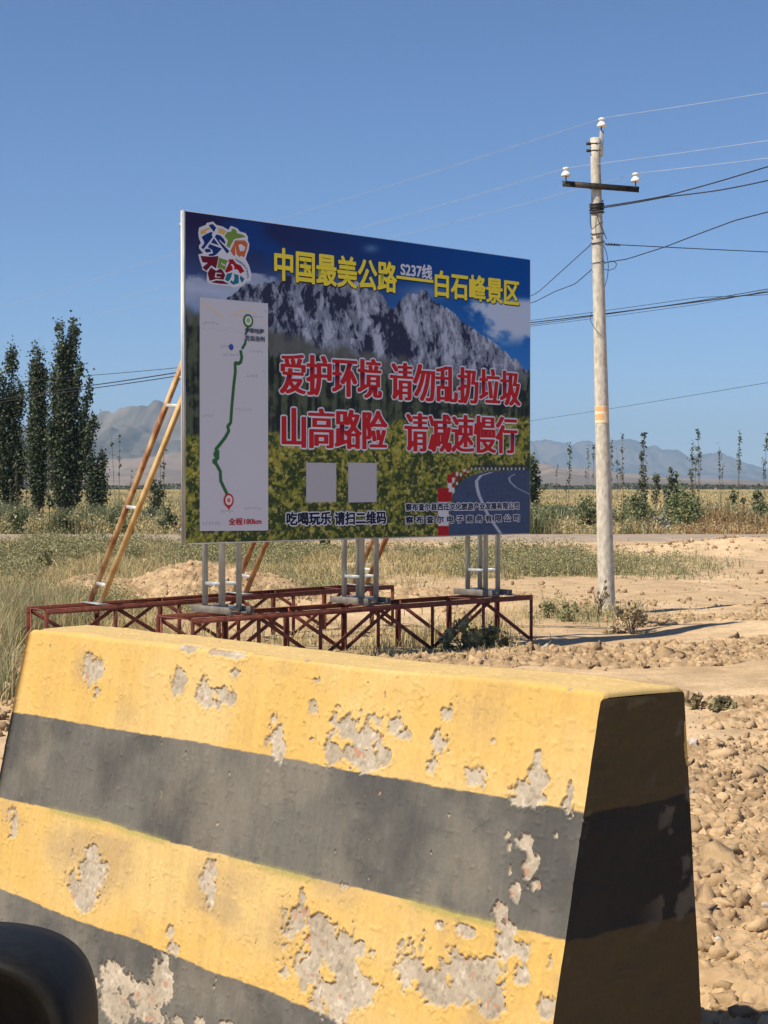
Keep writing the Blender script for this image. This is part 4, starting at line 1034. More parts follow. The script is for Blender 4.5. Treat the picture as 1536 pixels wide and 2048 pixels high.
wire([r7(490) + np.array([-0.1, -0.04, 0]), lv(1065, 595, r7(490)[2] - 0.02), wtop + np.array([0.3, 0, 0.1])], 0.0065, M_CABLE, 'straight black wire dropping from the pole behind the top right of the billboard', 0.0)
zz = r7(540)[2]
wire([r7(540) + np.array([-0.1, -0.04, 0]), lv(1150, 568, zz - .02), lv(1110, 583, zz - .02), lv(1065, 606, zz), wtop + np.array([0.1, 0, -0.1])], 0.0065, M_CABLE, 'wavy black wire below the straight one between pole and billboard', 0.0)
# bundle passing behind the concrete pole
for i, (dz, dy) in enumerate(((0, 0), (0.055, 0.03), (-0.05, 0.0), (-0.085, 0.02))):
    A_0 = lv(1065, 645, 5.6) + np.array([0, dy, dz]); B_0 = lv(1400, 603, 5.6) + np.array([0, dy, (0, 0.09, 0.02, -0.05)[i]]); C_0 = lv(1536, 584, 5.6) + np.array([0, dy, (0, -0.05, 0.06, 0.03)[i]])
    wire([wtop + np.array([0, 0, dz]), A_0, B_0, C_0, beyond(B_0, C_0, 4)], (0.013, 0.006, 0.008, 0.005)[i], M_CABLE, ('thickest cable of the bundle crossing behind the concrete pole', 'thin upper wire of the bundle crossing behind the concrete pole', 'middle wire of the bundle crossing behind the concrete pole', 'lowest thin wire of the bundle crossing behind the concrete pole')[i], 0.006, 'cable bundle behind the pole')
for (y1, y2), r, lb in (((735, 752), 0.009, 'thin single wire left of the billboard above the cable pair'), ((744, 773), 0.016, 'upper dark cable of the pair left of the billboard'), ((751, 779), 0.014, 'lower dark cable of the pair left of the billboard')):
    z = 5.3 if y1 < 740 else 5.0
    A_0 = lv(360, y1, z); B_0 = lv(165, y2, z)
    wire([wtop + np.array([0, 0, -0.1]), A_0, B_0, beyond(A_0, B_0, 2.5)], r, M_CABLE, lb, 0.006)
A_0 = lv(1065, 841, 6.0); B_0 = lv(1536, 765, 6.0)
wire([beyond(B_0, A_0, 1.2), A_0, B_0, beyond(A_0, B_0, 1.0)], 0.010, M_CABLE, 'faint lowest wire crossing far behind the pole above the mountains', 0.004)

# ------------------------------------------------------------------ soil clods
ICO = None
def clods(name, n, sampler, smin, smax, label, seed, sub=False):
    rg_ = np.random.default_rng(seed)
    phi = (1 + 5 ** .5) / 2
    iv = np.array([(-1, phi, 0), (1, phi, 0), (-1, -phi, 0), (1, -phi, 0), (0, -1, phi), (0, 1, phi), (0, -1, -phi), (0, 1, -phi), (phi, 0, -1), (phi, 0, 1), (-phi, 0, -1), (-phi, 0, 1)], float) / math.sqrt(1 + phi * phi)
    if_ = np.array([(0, 11, 5), (0, 5, 1), (0, 1, 7), (0, 7, 10), (0, 10, 11), (1, 5, 9), (5, 11, 4), (11, 10, 2), (10, 7, 6), (7, 1, 8), (3, 9, 4), (3, 4, 2), (3, 2, 6), (3, 6, 8), (3, 8, 9), (4, 9, 5), (2, 4, 11), (6, 2, 10), (8, 6, 7), (9, 8, 1)])
    xy = sampler(rg_, n); n = len(xy)
    s = smin * (smax / smin) ** (rg_.random(n) ** 2.3)
    sc = s[:, None] * rg_.uniform(0.6, 1.25, (n, 3)) * np.array([1, 1, 0.9])
    J = rg_.uniform(0.34, 1.42, (n, 12, 1)) + rg_.normal(0, 0.16, (n, 12, 3))
    V = iv[None] * J
    nv = 12; tri = if_
    if sub:                                       # split every edge once and push the new points about
        ed = {}; new = []; t2 = []
        def mid(a, b):
            k_ = (min(a, b), max(a, b))
            if k_ not in ed: ed[k_] = 12 + len(new); new.append(k_)
            return ed[k_]
        for a, b, c in if_:
            ab, bc, ca_ = mid(a, b), mid(b, c), mid(c, a); t2 += [(a, ab, ca_), (b, bc, ab), (c, ca_, bc), (ab, bc, ca_)]
        E_ = np.array(new); Mv = (V[:, E_[:, 0]] + V[:, E_[:, 1]]) / 2 * rg_.uniform(0.70, 1.36, (n, len(E_), 1)) + rg_.normal(0, 0.09, (n, len(E_), 3))
        V = np.concatenate([V, Mv], 1); nv = V.shape[1]; tri = np.array(t2)
    ang = rg_.uniform(0, 6.28, n); c, si = np.cos(ang), np.sin(ang)
    V = V * sc[:, None]
    V = np.stack([V[..., 0] * c[:, None] - V[..., 1] * si[:, None], V[..., 0] * si[:, None] + V[..., 1] * c[:, None], V[..., 2]], -1)
    tl_ = rg_.normal(0, 0.4, n); V = np.stack([V[..., 0], V[..., 1] * np.cos(tl_)[:, None] - V[..., 2] * np.sin(tl_)[:, None], V[..., 1] * np.sin(tl_)[:, None] + V[..., 2] * np.cos(tl_)[:, None]], -1)
    V[..., 0] += xy[:, 0, None]; V[..., 1] += xy[:, 1, None]; V[..., 2] += (gh(xy[:, 0], xy[:, 1]) + s * rg_.uniform(0.10, 0.5, n))[:, None]
    k = rg_.random((n, 1)); col = np.array([0.46, 0.338, 0.207]) * k + np.array([0.24, 0.168, 0.10]) * (1 - k)
    col = np.where(rg_.random((n, 1)) < 0.012, np.array([0.40, 0.37, 0.34]), col)
    Fc = (tri[None] + (np.arange(n) * nv)[:, None, None]).reshape(-1, 3)
    o = mesh_np(name, V.reshape(-1, 3), Fc, M_CLOD, None, False, np.repeat(col, nv, 0))
    tag(o, label, kind='stuff'); return o
def samp(x0, x1, y0, y1, dens):
    def f(rg_, n):
        x = rg_.uniform(x0, x1, n * 6); y = rg_.uniform(y0, y1, n * 6)
        k = rg_.random(n * 6) < dens(x, y); return np.c_[x, y][k][:n]
    return f
bars = lambda x, y: 1 - ((((x - ftl[0]) * bd[0] + (y - ftl[1]) * bd[1]) < BL_ - 0.02) & (np.abs((x - ftl[0]) * bn[0] + (y - ftl[1]) * bn[1] + bw / 2) < 0.36))
dn = lambda x, y: (0.25 + 0.75 * smooth(0.35, 0.55, fbm(x * 1.3, y * 1.3, 301, 3))) * (1 - smooth(10.9, 11.9, y + (fbm(x, y, 303, 2) - .5) * 1.5)) * bars(x, y)

d2f = lambda x, y: smooth(0.50, 0.68, 0.85 * fbm(x * 0.9, y * 0.9, 305, 3) + 0.42 * np.exp(-((y - (17.2 + 0.28 * (x - 2))) / 0.85) ** 2) + 0.26 * np.exp(-((y - (21.6 + 0.2 * (x - 3))) / 0.9) ** 2) * smooth(2.4, 4, x) + 0.22 * np.exp(-((y - 13.3) / 0.45) ** 2) * smooth(1.5, 2.6, x) - 0.02) * (1 - 0.85 * np.exp(-((y - 14.9) / 0.9) ** 2))
# ------------------------------------------------------------------ broken soil surface (height field of clods and pits)
def soil_h(x, y, amp):
    h = 0
    xw = x + (fbm(x * 9, y * 9, 401, 3) - 0.5) * 0.10; yw = y + (fbm(x * 9, y * 9, 405, 3) - 0.5) * 0.10
    for sc, k, sd in ((5.5, 0.8, 411), (11.0, 0.75, 417), (21.0, 0.60, 423), (40.0, 0.32, 427)):
        d, v = cells(xw * sc, yw * sc, sd)
        h = h + k * (np.clip(1.25 - 1.25 * d / (0.35 + 0.45 * v), 0, 1) ** 0.7 * (0.25 + 0.75 * v) - 0.55 * smooth(0.42, 0.85, d))
    return amp * h + amp * 1.5 * (fbm(x * 14, y * 14, 431, 5, 0.62) - 0.5)
def soil_patch(x0, x1, y0, y1, nx_, ny_, dens, amp, label):
    X, Y = np.meshgrid(np.linspace(x0, x1, nx_), np.linspace(y0, y1, ny_))
    d = np.clip(dens(X, Y), 0, 1) * smooth(x0, x0 + 0.3, X) * smooth(x1, x1 - 0.3, X) * smooth(y0, y0 + 0.3, Y) * smooth(y1, y1 - 0.3, Y)
    h = soil_h(X, Y, amp)
    Z = gh(X, Y) - 0.012 - 0.12 * (1 - smooth(0.0, 0.25, d)) + (h + 0.02) * smooth(0.05, 0.5, d)
    k_ = smooth(0.3, 0.7, fbm(X * 5, Y * 5, 441, 4))[..., None]
    c = np.array([0.42, 0.308, 0.188]) * k_ + np.array([0.28, 0.198, 0.12]) * (1 - k_)
    k = np.arange((ny_ - 1) * (nx_ - 1)); a, b = k // (nx_ - 1), k % (nx_ - 1)
    o = mesh_np('broken_soil', np.c_[X.ravel(), Y.ravel(), Z.ravel()], np.c_[a * nx_ + b, a * nx_ + b + 1, (a + 1) * nx_ + b + 1, (a + 1) * nx_ + b], M_CLOD, None, False, c.reshape(-1, 3))
    tag(o, label, kind='structure')
soil_patch(0.7, 3.9, 3.4, 12.6, 420, 900, lambda x, y: dn(x, y) * 1.3, 0.026, 'churned dry soil beside the right end of the barrier')
soil_patch(-1.5, 7.5, 12.0, 24.6, 520, 560, d2f, 0.026, 'churned dry soil of the ploughed strip before the billboard')
d3f = lambda x, y: np.clip(np.exp(-(((x + 3.05) / 1.15) ** 2 + ((y - 26.6) / 1.6) ** 2)) + 0.7 * np.exp(-(((x + 4.9) / 0.55) ** 2 + ((y - 27.2) / 1.1) ** 2)) + 0.4 * np.exp(-(((x + 0.0) / 2.6) ** 2 + ((y - 25.6) / 0.8) ** 2)) + 0.04 * fbm(x * .7, y * .7, 307, 3), 0, 1)
soil_patch(-7.0, 4.5, 23.6, 31.0, 460, 300, lambda x, y: d3f(x, y) * 1.6 - 0.15, 0.035, 'churned pale soil of the spoil heaps behind the trusses')
clods('soil_clods', 26000, samp(0.85, 3.6, 4.0, 12.2, dn), 0.006, 0.030, 'broken dry soil crumbs heaped beside the right end of the barrier', 11)
clods('soil_clods', 5200, samp(0.85, 3.6, 4.0, 12.2, dn), 0.018, 0.060, 'fist sized dry soil clods beside the right end of the barrier', 18, True)
clods('soil_clods', 260, samp(0.9, 3.6, 4.2, 12.2, dn), 0.045, 0.095, 'large dry soil lumps among the clods beside the barrier', 12, True)
clods('soil_clods', 9000, samp(-1.0, 7.0, 12.0, 24.0, d2f), 0.012, 0.055, 'rough dry clods of the ploughed strip before the billboard', 13)
clods('soil_clods', 420, samp(0.2, 7.0, 16.3, 23.0, d2f), 0.035, 0.095, 'big dry lumps on the ridge of the ploughed strip', 14, True)
clods('soil_clods', 7000, samp(-7.5, 9.0, 24.0, 34.0, d3f), 0.012, 0.060, 'pale dry clods on the spoil heaps behind the billboard trusses', 15)
d4f = lambda x, y: np.clip(smooth(0.5, 0.66, fbm(x * .35, y * .5, 309, 3)) * 0.7 + np.exp(-(((x - 9.6) / 3) ** 2 + ((y - 46) / 3) ** 2)) + 0.6 * np.exp(-((y - 46.5) / 2.5) ** 2) * (x < -5), 0, 1)
clods('soil_clods', 2600, samp(-14, 15, 33.0, 51.0, d4f), 0.018, 0.085, 'scattered dry clods along the near side of the gravel road', 16)
clods('soil_clods', 1500, samp(-4.2, -2.2, 10.5, 15.3, lambda x, y: smooth(0.4, 0.55, fbm(x * 1.1, y * .7, 311, 3) + 0.15 * np.exp(-((y - 13.6) / 1.4) ** 2))), 0.02, 0.09, 'dry clods on the verge left of the barrier', 17)

# ------------------------------------------------------------------ grass and weeds
def blades(name, xy, h, w, col, label, seed, lean=0.35, bend=0.5, kind='stuff'):
    rg_ = np.random.default_rng(seed); n = len(xy)
    yaw = rg_.uniform(0, 2 * math.pi, n); ld = rg_.uniform(0, 2 * math.pi, n); lm = np.abs(rg_.normal(0, lean, n)) * h
    B = np.c_[xy, gh(xy[:, 0], xy[:, 1]) - 0.02]
    sx = np.c_[np.cos(yaw), np.sin(yaw), np.zeros(n)] * (w / 2)[:, None]
    L_ = np.c_[np.cos(ld), np.sin(ld), np.zeros(n)]
    Mid = B + L_ * (lm * (1 - bend) * 0.5)[:, None] + np.c_[np.zeros((n, 2)), h * 0.55]
    Tip = B + L_ * lm[:, None] + np.c_[np.zeros((n, 2)), h]
    V = np.stack([B - sx, B + sx, Mid + sx * 0.8, Mid - sx * 0.8, Tip], 1).reshape(-1, 3)
    o_ = (np.arange(n) * 5)[:, None]
    F = [o_ + np.array([[0, 1, 2, 3]]), o_ + np.array([[3, 2, 4]])]
    o = mesh_np(name, V, F, M_BLADE, None, False, np.repeat(col, 5, 0)); tag(o, label, kind=kind); return o
def mixcol(rg_, n, cols, wts):
    i = rg_.choice(len(cols), n, p=np.array(wts) / sum(wts)); return np.array(cols)[i] * rg_.uniform(0.75, 1.25, (n, 1))
DRY = [(0.50, 0.40, 0.20), (0.40, 0.32, 0.155), (0.56, 0.47, 0.27)]
SAGE = [(0.25, 0.27, 0.15), (0.32, 0.32, 0.20), (0.19, 0.21, 0.115), (0.40, 0.34, 0.19)]
GREEN = [(0.09, 0.125, 0.05), (0.12, 0.15, 0.07), (0.16, 0.17, 0.085)]
rg_ = np.random.default_rng(51)
def cand(n, y0, y1, sl, sr, pw=2.0):
    y = (y0 ** pw + rg_.random(n) * (y1 ** pw - y0 ** pw)) ** (1 / pw)
    return np.c_[rg_.uniform(0, 1, n) * (sr - sl) * y + sl * y, y]
p = cand(420000, 13.0, 48.0, -0.27, 0.27)
d = grass_density(p[:, 0], p[:, 1]); tuft = fbm(p[:, 0] * 2.2, p[:, 1] * 1.6, 61, 3)
keep = rg_.random(len(p)) < d * smooth(0.34, 0.6, tuft + 0.08)
p = p[keep]; tuft = tuft[keep]; n = len(p)
sg = smooth(0.42, 0.58, fbm(p[:, 0] * 0.35, p[:, 1] * 0.16, 67, 3) + 0.10 * smooth(20, 34, p[:, 1]) - 0.05)
far_k = smooth(14, 46, p[:, 1])
col = np.where((rg_.random(n) < sg)[:, None], mixcol(rg_, n, SAGE, [3, 3, 2, 2]), mixcol(rg_, n, DRY + SAGE[:1], [3, 2, 3, 2]))
h = rg_.uniform(0.04, 0.22, n) * (0.5 + 0.9 * smooth(0.4, 0.7, tuft)) * (1 + 0.30 * sg * far_k)
h = h * np.where((p[:, 1] < 18.2) & (p[:, 0] > -0.222 * p[:, 1]), 0.6, 1.0)
blades('grass', p, h, rg_.uniform(0.006, 0.012, n) * (1 + 0.9 * far_k), col, 'patchy dry grass and grey green weeds growing over the waste plot', 71, 0.6)
def fuzz(name, p, h, size, col, label, seed):
    rg2 = np.random.default_rng(seed); n = len(p); P_ = np.c_[p + rg2.normal(0, 0.04, (n, 2)), gh(p[:, 0], p[:, 1]) + rg2.random(n) * h]
    V, F, C4 = leaves(P_, size, rg2, col); o = mesh_np(name, V, F, M_LEAF, None, False, C4); tag(o, label, kind='stuff')
kf = rg_.random(n) < sg * smooth(16, 26, p[:, 1]) * 0.8 * (1 - 0.6 * smooth(3.0, 6.5, p[:, 0])); pf = np.repeat(p[kf], 6, 0)
fz = (pf, np.repeat(h[kf], 6) * 1.6, np.full(len(pf), 0.030) * (0.7 + 0.6 * smooth(20, 44, pf[:, 1])), len(pf))
# tall dry grass at the far left
p = cand(15000, 13.5, 24.0, -0.26, -0.185); k = rg_.random(len(p)) < smooth(0.35, 0.6, fbm(p[:, 0] * 1.4, p[:, 1] * 0.9, 73, 3) + 0.08); k &= (p[:, 0] < -0.224 * p[:, 1]) | (p[:, 1] > 18.6); p = p[k]; n = len(p)
blades('tall_grass', p, rg_.uniform(0.18, 0.58, n), rg_.uniform(0.005, 0.010, n), mixcol(rg_, n, DRY + SAGE, [2, 2, 1.5, 2, 2, 2, 1]), 'tall straw coloured dry grass along the left edge', 75, 0.45)
# weeds beyond the road
p = cand(230000, 57.8, 84.0, -0.29, 0.29, 1.0)
cl_ = fbm(p[:, 0] * 0.45, p[:, 1] * 0.22, 77, 4); c2_ = fbm(p[:, 0] * 0.16, p[:, 1] * 0.12, 79, 3)
k = rg_.random(len(p)) < 0.35 + 0.65 * smooth(0.38, 0.6, cl_); p = p[k]; cl_ = cl_[k]; c2_ = c2_[k]; n = len(p)
gr = smooth(0.45, 0.60, cl_) * (1 - smooth(9.5, 12.5, p[:, 0]) * 0.6)
br = smooth(8.5, 11.5, p[:, 0]) * (1 - smooth(63, 66, p[:, 1]))
col = np.where((rg_.random(n) < gr)[:, None], mixcol(rg_, n, GREEN + SAGE[:3], [2, 3, 2, 3, 2, 2]), mixcol(rg_, n, DRY + SAGE, [3, 2, 3, 2, 2, 1, 2]))
col = np.where((rg_.random(n) < br * 0.55)[:, None], mixcol(rg_, n, [(0.36, 0.22, 0.11), (0.28, 0.17, 0.09), (0.40, 0.28, 0.15)], [1, 1, 1]), col)
h = rg_.uniform(0.25, 0.95, n) * (0.45 + 0.95 * smooth(0.38, 0.68, cl_)) * (1 - 0.35 * smooth(66, 80, p[:, 1]))
blades('weeds', p, h, rg_.uniform(0.018, 0.05, n), col, 'rank green and straw coloured weeds lining the far side of the gravel road', 81, 0.3)
kf = rg_.random(n) < 0.55; pf = np.repeat(p[kf], 3, 0)
wz = (pf, np.repeat(h[kf], 3) * 1.05, np.full(len(pf), 0.080), np.repeat(col[kf], 3, 0) * 0.95)
p = cand(150000, 80.0, 420.0, -0.27, 0.27, 1.0)
cl_ = fbm(p[:, 0] * 0.10, p[:, 1] * 0.03, 83, 4); n = len(p)
col = np.where((rg_.random(n) < smooth(0.48, 0.62, cl_) * 0.75)[:, None], mixcol(rg_, n, SAGE + GREEN[2:], [3, 2, 2, 2, 2]), mixcol(rg_, n, DRY, [3, 2, 3]))
blades('field_grass', p, rg_.uniform(0.2, 0.55, n), rg_.uniform(0.03, 0.09, n) * (p[:, 1] / 100) ** 0.7, col, 'straw coloured grassland stretching to the foot of the hills', 85, 0.5)

# ------------------------------------------------------------------ trees, saplings, shrubs
def leaves(P, size, rg_, cols):
    n = len(P)
    a = rg_.normal(0, 1, (n, 3)); a /= np.linalg.norm(a, axis=1)[:, None]
    b = rg_.normal(0, 1, (n, 3)); b -= a * (a * b).sum(1)[:, None]; b /= np.linalg.norm(b, axis=1)[:, None]
    s = (size * rg_.uniform(0.6, 1.3, n))[:, None]
    V = np.stack([P - a * s * 0.55, P + b * s * 0.40 - a * s * 0.05, P + a * s * 0.6, P - b * s * 0.40 - a * s * 0.05], 1).reshape(-1, 3)
    return V, (np.arange(n) * 4)[:, None] + np.arange(4)[None], np.repeat(cols, 4, 0)
POPL = [(0.062, 0.083, 0.043), (0.080, 0.104, 0.055), (0.115, 0.135, 0.082), (0.048, 0.064, 0.036)]
def poplar(name, base_px, base_y, spindles, nleaf, label, group, seed, leaf=0.125, cat='tree', cols=POPL, wts=(3, 3, 2, 2), clump=0.34, trunk_r=0.13, low=0.13):
    """spindles: (x0, y0, x1, y1, r): upright boughs in photograph pixels from the root at base"""
    rg_ = np.random.default_rng(seed)
    B = ground_at(base_px, base_y); B[2] = float(gh(B[0], B[1])); k = B[1] / FPX
    o = empty(name, B); tag(o, label, cat, group)
    tr = MB(); LV = []
    tot = sum(max(4, sp[4]) * abs(sp[1] - sp[3]) for sp in spindles)
    for i, (x0, y0, x1, y1, r) in enumerate(spindles):
        dz = rg_.uniform(-1, 1) * min(1.1, r * k * 1.2)
        a = np.array([(x0 - base_px) * k, dz * 0.4, (base_y - y0) * k]); b = np.array([(x1 - base_px) * k, dz, (base_y - y1) * k]); R = r * k * (1.18 if cat == 'tree' else 1.0)
        t = np.linspace(0, 1, 12); bow = np.sin(t * math.pi) * rg_.uniform(-0.12, 0.12) * R * 2
        ax = np.stack([a[0] + (b[0] - a[0]) * t ** 1.1 + bow, a[1] + (b[1] - a[1]) * t, a[2] + (b[2] - a[2]) * t], 1)
        tr.tube(np.vstack([[0.25 * ax[0][0], 0.2 * ax[0][1], -0.15], ax[0] * np.array([1, 1, 1]) + np.array([0, 0, 0.05]), ax[1:-1]]), np.linspace(trunk_r * (1 if i == 0 else 0.6), 0.012, 12), 6)
        n = int(nleaf * max(4, r) * abs(y0 - y1) / tot)
        nc = max(6, int(n / (22 if cat == 'tree' else 6))); tc = low + (1 - low) * rg_.random(nc) ** 0.85
        prof = np.clip((tc - low + 0.03) / 0.42, 0, 1) ** 0.75 * np.clip((1.02 - tc) / 0.66, 0, 1) ** 0.7
        an = rg_.uniform(0, 2 * math.pi, nc); rr = R * prof * np.sqrt(rg_.random(nc)) * 1.05
        cz = np.stack([np.interp(tc, t, ax[:, j]) for j in range(3)], 1) + np.c_[np.cos(an) * rr, np.sin(an) * rr, rg_.normal(0, 0.1, nc)]
        for j in range(0, nc, 3):                                # twigs
            if rr[j] > 0.15: 
                t0 = max(0, tc[j] - 0.12); q = np.array([np.interp(t0, t, ax[:, jj]) for jj in range(3)]); tr.tube([q, cz[j]], [0.014, 0.005], 4, False)
        ci = rg_.integers(0, nc, n); sg_ = clump * min(1.0, R / 0.7 + 0.25)
        LV.append(cz[ci] + rg_.normal(0, 1, (n, 3)) * np.array([sg_ * 0.55, sg_ * 0.55, sg_ * 0.9]))
    tr.build('trunk', M_BARK, o, True)
    P_ = np.concatenate(LV); P_ = P_[P_[:, 2] > 0.15]
    V, F, C4 = leaves(P_, np.full(len(P_), leaf), rg_, mixcol(rg_, len(P_), cols, wts))
    mesh_np('crown', V, F, M_LEAF, o, False, C4)
    return o
fuzz('weeds', fz[0], fz[1], fz[2], mixcol(rg_, fz[3], [(0.27, 0.275, 0.135), (0.32, 0.30, 0.16), (0.235, 0.25, 0.12), (0.37, 0.32, 0.17)], [2, 2, 2, 3]), 'low grey green sagebrush weeds in patches behind the billboard', 72)
fuzz('weeds', wz[0], wz[1], wz[2], wz[3], 'leafy bushy weeds thickening the verge beyond the gravel road', 82)
G1 = 'tall poplars left of the billboard'
poplar('poplar_tree', 18, 1046, [(20, 1040, 24, 699, 12), (12, 1040, 0, 752, 15), (26, 1040, 42, 770, 10), (16, 1035, 12, 800, 18), (30, 1035, 52, 900, 10), (22, 1035, -22, 800, 16), (20, 1030, 28, 860, 20)], 15500, 'leftmost tall poplar, cut by the edge of the photo', G1, 401)
poplar('poplar_tree', 76, 1048, [(76, 1040, 76, 705, 15), (76, 1040, 86, 745, 12), (76, 1040, 68, 760, 12), (74, 1035, 64, 850, 11), (78, 1035, 86, 860, 12)], 12000, 'narrow pointed poplar standing between the leftmost and the tallest one', G1, 402)
poplar('poplar_tree', 128, 1050, [(126, 1042, 122, 653, 10), (130, 1042, 150, 652, 11), (128, 1042, 136, 690, 15), (134, 1042, 164, 718, 7), (136, 1040, 182, 770, 7), (138, 1040, 190, 838, 10), (122, 1042, 108, 742, 13), (128, 1040, 132, 800, 21), (136, 1040, 158, 860, 15), (120, 1040, 102, 830, 10)], 22000, 'tallest poplar with two tops and splayed side boughs', G1, 403)
poplar('poplar_tree', 192, 1042, [(188, 1030, 183, 908, 10), (197, 1030, 204, 912, 11), (192, 1020, 194, 940, 18)], 3600, 'small round topped poplar right of the tallest poplar', G1, 404, 0.13)
poplar('poplar_tree', 313, 1040, [(312, 1030, 308, 965, 9), (316, 1030, 322, 975, 9)], 900, 'small dark bushy poplar behind the ladder brace', None, 405, 0.12)
poplar('poplar_tree', 1064, 1040, [(1062, 1035, 1062, 922, 9), (1066, 1030, 1069, 930, 9), (1064, 1025, 1071, 955, 10)], 1700, 'leafy young poplar half hidden by the right edge of the billboard', None, 406, 0.13, cols=[(0.07, 0.095, 0.045), (0.09, 0.12, 0.06), (0.12, 0.14, 0.075)], wts=(1, 1, 1))
# sparse saplings beyond the road
YG = [(0.085, 0.105, 0.055), (0.11, 0.13, 0.075), (0.14, 0.15, 0.09), (0.06, 0.075, 0.045)]
G2 = 'thin saplings planted beyond the road'
def sap(x, top, base, nleaf, label, seed, r=3.0, extra=(), low=0.35, leaf=0.13, group=G2):
    lean = ((seed * 37) % 13 - 6)
    poplar('sapling', x, base, [(x, base, x + lean * 0.6, top, r * 1.5)] + [(x + e, base - h0, x + e * 1.5, t_, rr) for e, h0, t_, rr in extra], nleaf, label, group, seed, leaf, 'sapling', YG, (2, 2, 2, 2), 0.20, 0.022, low)
sap(1137, 884, 1024, 150, 'wispy sapling left of the concrete pole, taller than its neighbours there', 501, 3.4, [(-3, 20, 960, 3)])
sap(1112, 925, 1010, 40, 'shortest sparse sapling between billboard and concrete pole', 502, 2.8)
sap(1176, 892, 1010, 80, 'thin leafy sapling just left of the concrete pole', 503, 3.2, [(-4, 30, 935, 3)])
sap(1187, 888, 1012, 80, 'sapling touching the left side of the concrete pole in view', 504, 2.6)
sap(1224, 877, 1015, 110, 'sapling touching the right side of the concrete pole in view', 505, 2.8)
sap(1236, 894, 1012, 60, 'faint short sapling right of the concrete pole', 506, 2.6)
sap(1247, 862, 1022, 130, 'slender sapling with a leafy tip right of the concrete pole', 507, 3.2, [(-5, 30, 935, 4)])
sap(1286, 860, 1040, 620, 'densest sapling, leafy from the ground to its thin tip', 508, 5.0, [(-3, 10, 905, 6), (3, 6, 930, 9), (-2, 4, 960, 11)], 0.02, 0.14)
sap(1309, 950, 1036, 240, 'low leafy young poplar beside the densest sapling', 509, 7, [(3, 10, 955, 6)], 0.3, 0.14)
sap(1341, 942, 1042, 560, 'bushy low young poplar with a twin top', 510, 8, [(8, 20, 948, 6), (-6, 10, 975, 9), (8, 10, 985, 9)], 0.15, 0.15)
sap(1386, 888, 1028, 190, 'sapling with a cloud of leaves around its middle', 511, 6, [(4, 30, 898, 4), (-4, 40, 930, 5)], 0.45)
sap(1396, 854, 1030, 120, 'tallest bare stemmed sapling with leaf tufts at the tip', 512, 3.4, [(3, 70, 905, 4)], 0.45)
sap(1441, 880, 1020, 110, 'leaning thin sapling in the gap right of the leaf cloud', 513, 3.6, [(4, 50, 925, 4)], 0.45)
sap(1476, 853, 1022, 150, 'tall sparse sapling near the right edge with dotted leaves', 514, 3.2, [(1, 50, 905, 5)], 0.40)
sap(1531, 872, 1024, 150, 'sapling at the right edge with a leafy tip', 515, 5, [(-3, 30, 920, 4)], 0.45)
sap(1462, 985, 1048, 260, 'low bushy sapling nearest the sparse tall one', 516, 8, [(4, 8, 1000, 6)], 0.25, 0.14)
sap(1488, 992, 1042, 120, 'small faint bushy sapling between two darker ones', 517, 6, (), 0.25)
sap(1514, 984, 1048, 260, 'dark low bushy sapling close to the right edge', 518, 8, [(-4, 10, 996, 6)], 0.25, 0.14)
sap(36, 905, 1052, 130, 'thin pale leaning sapling before the leftmost poplar', 519, 3.2, [(-10, 10, 960, 3)], 0.2)
sap(100, 900, 1056, 180, 'pale green sapling in front of the pointed and tallest poplars', 520, 3.4, [(6, 10, 930, 3)], 0.15)
sap(52, 890, 1040, 70, 'faint thin sapling between leftmost and pointed poplars', 521, 2.8)
sap(238, 872, 1036, 70, 'bare bending sapling between small poplar and brace', 522, 3.0, [(-10, 60, 868, 3), (18, 30, 945, 3)], 0.45)
sap(327, 862, 1040, 80, 'thin sapling seen between the two brace rails', 523, 3.4, [(-6, 60, 880, 3)], 0.4)
# shrubs along the road
def shrub(px, py, w, h, n, label, seed, cols=GREEN + SAGE[:2], leaf=0.10, name='shrub', group='shrubs along the gravel road', cat='shrub', wts=(3, 3, 2, 2, 1)):
    rg_ = np.random.default_rng(seed); B = ground_at(px, py); B[2] = float(gh(B[0], B[1])); k = B[1] / FPX; W_, H_ = w * k / 2, h * k
    o = empty(name, B); tag(o, label, cat, group)
    nc = max(8, n // 26); a = rg_.uniform(0, 2 * math.pi, nc); rr = np.sqrt(rg_.random(nc)); zc_ = rg_.random(nc) ** 0.9
    sh_ = np.sqrt(np.clip(1 - zc_ ** 2 * 0.9, 0.02, 1))
    cz = np.c_[np.cos(a) * rr * W_ * sh_, np.sin(a) * rr * W_ * sh_, zc_ * H_]
    tr = MB()
    for j in range(min(nc, 14)): tr.tube([(0, 0, -0.05), cz[j] * np.array([0.4, 0.4, 0.5]), cz[j]], [0.012, 0.008, 0.003], 4, False)
    tr.build('stem', M_BARK, o)
    ci = rg_.integers(0, nc, n); P_ = cz[ci] + rg_.normal(0, 1, (n, 3)) * np.array([W_, W_, H_]) * 0.15; P_ = P_[P_[:, 2] > 0]
    V, F, C4 = leaves(P_, np.full(len(P_), leaf), rg_, mixcol(rg_, len(P_), cols, wts)); mesh_np('foliage', V, F, M_LEAF, o, False, C4)
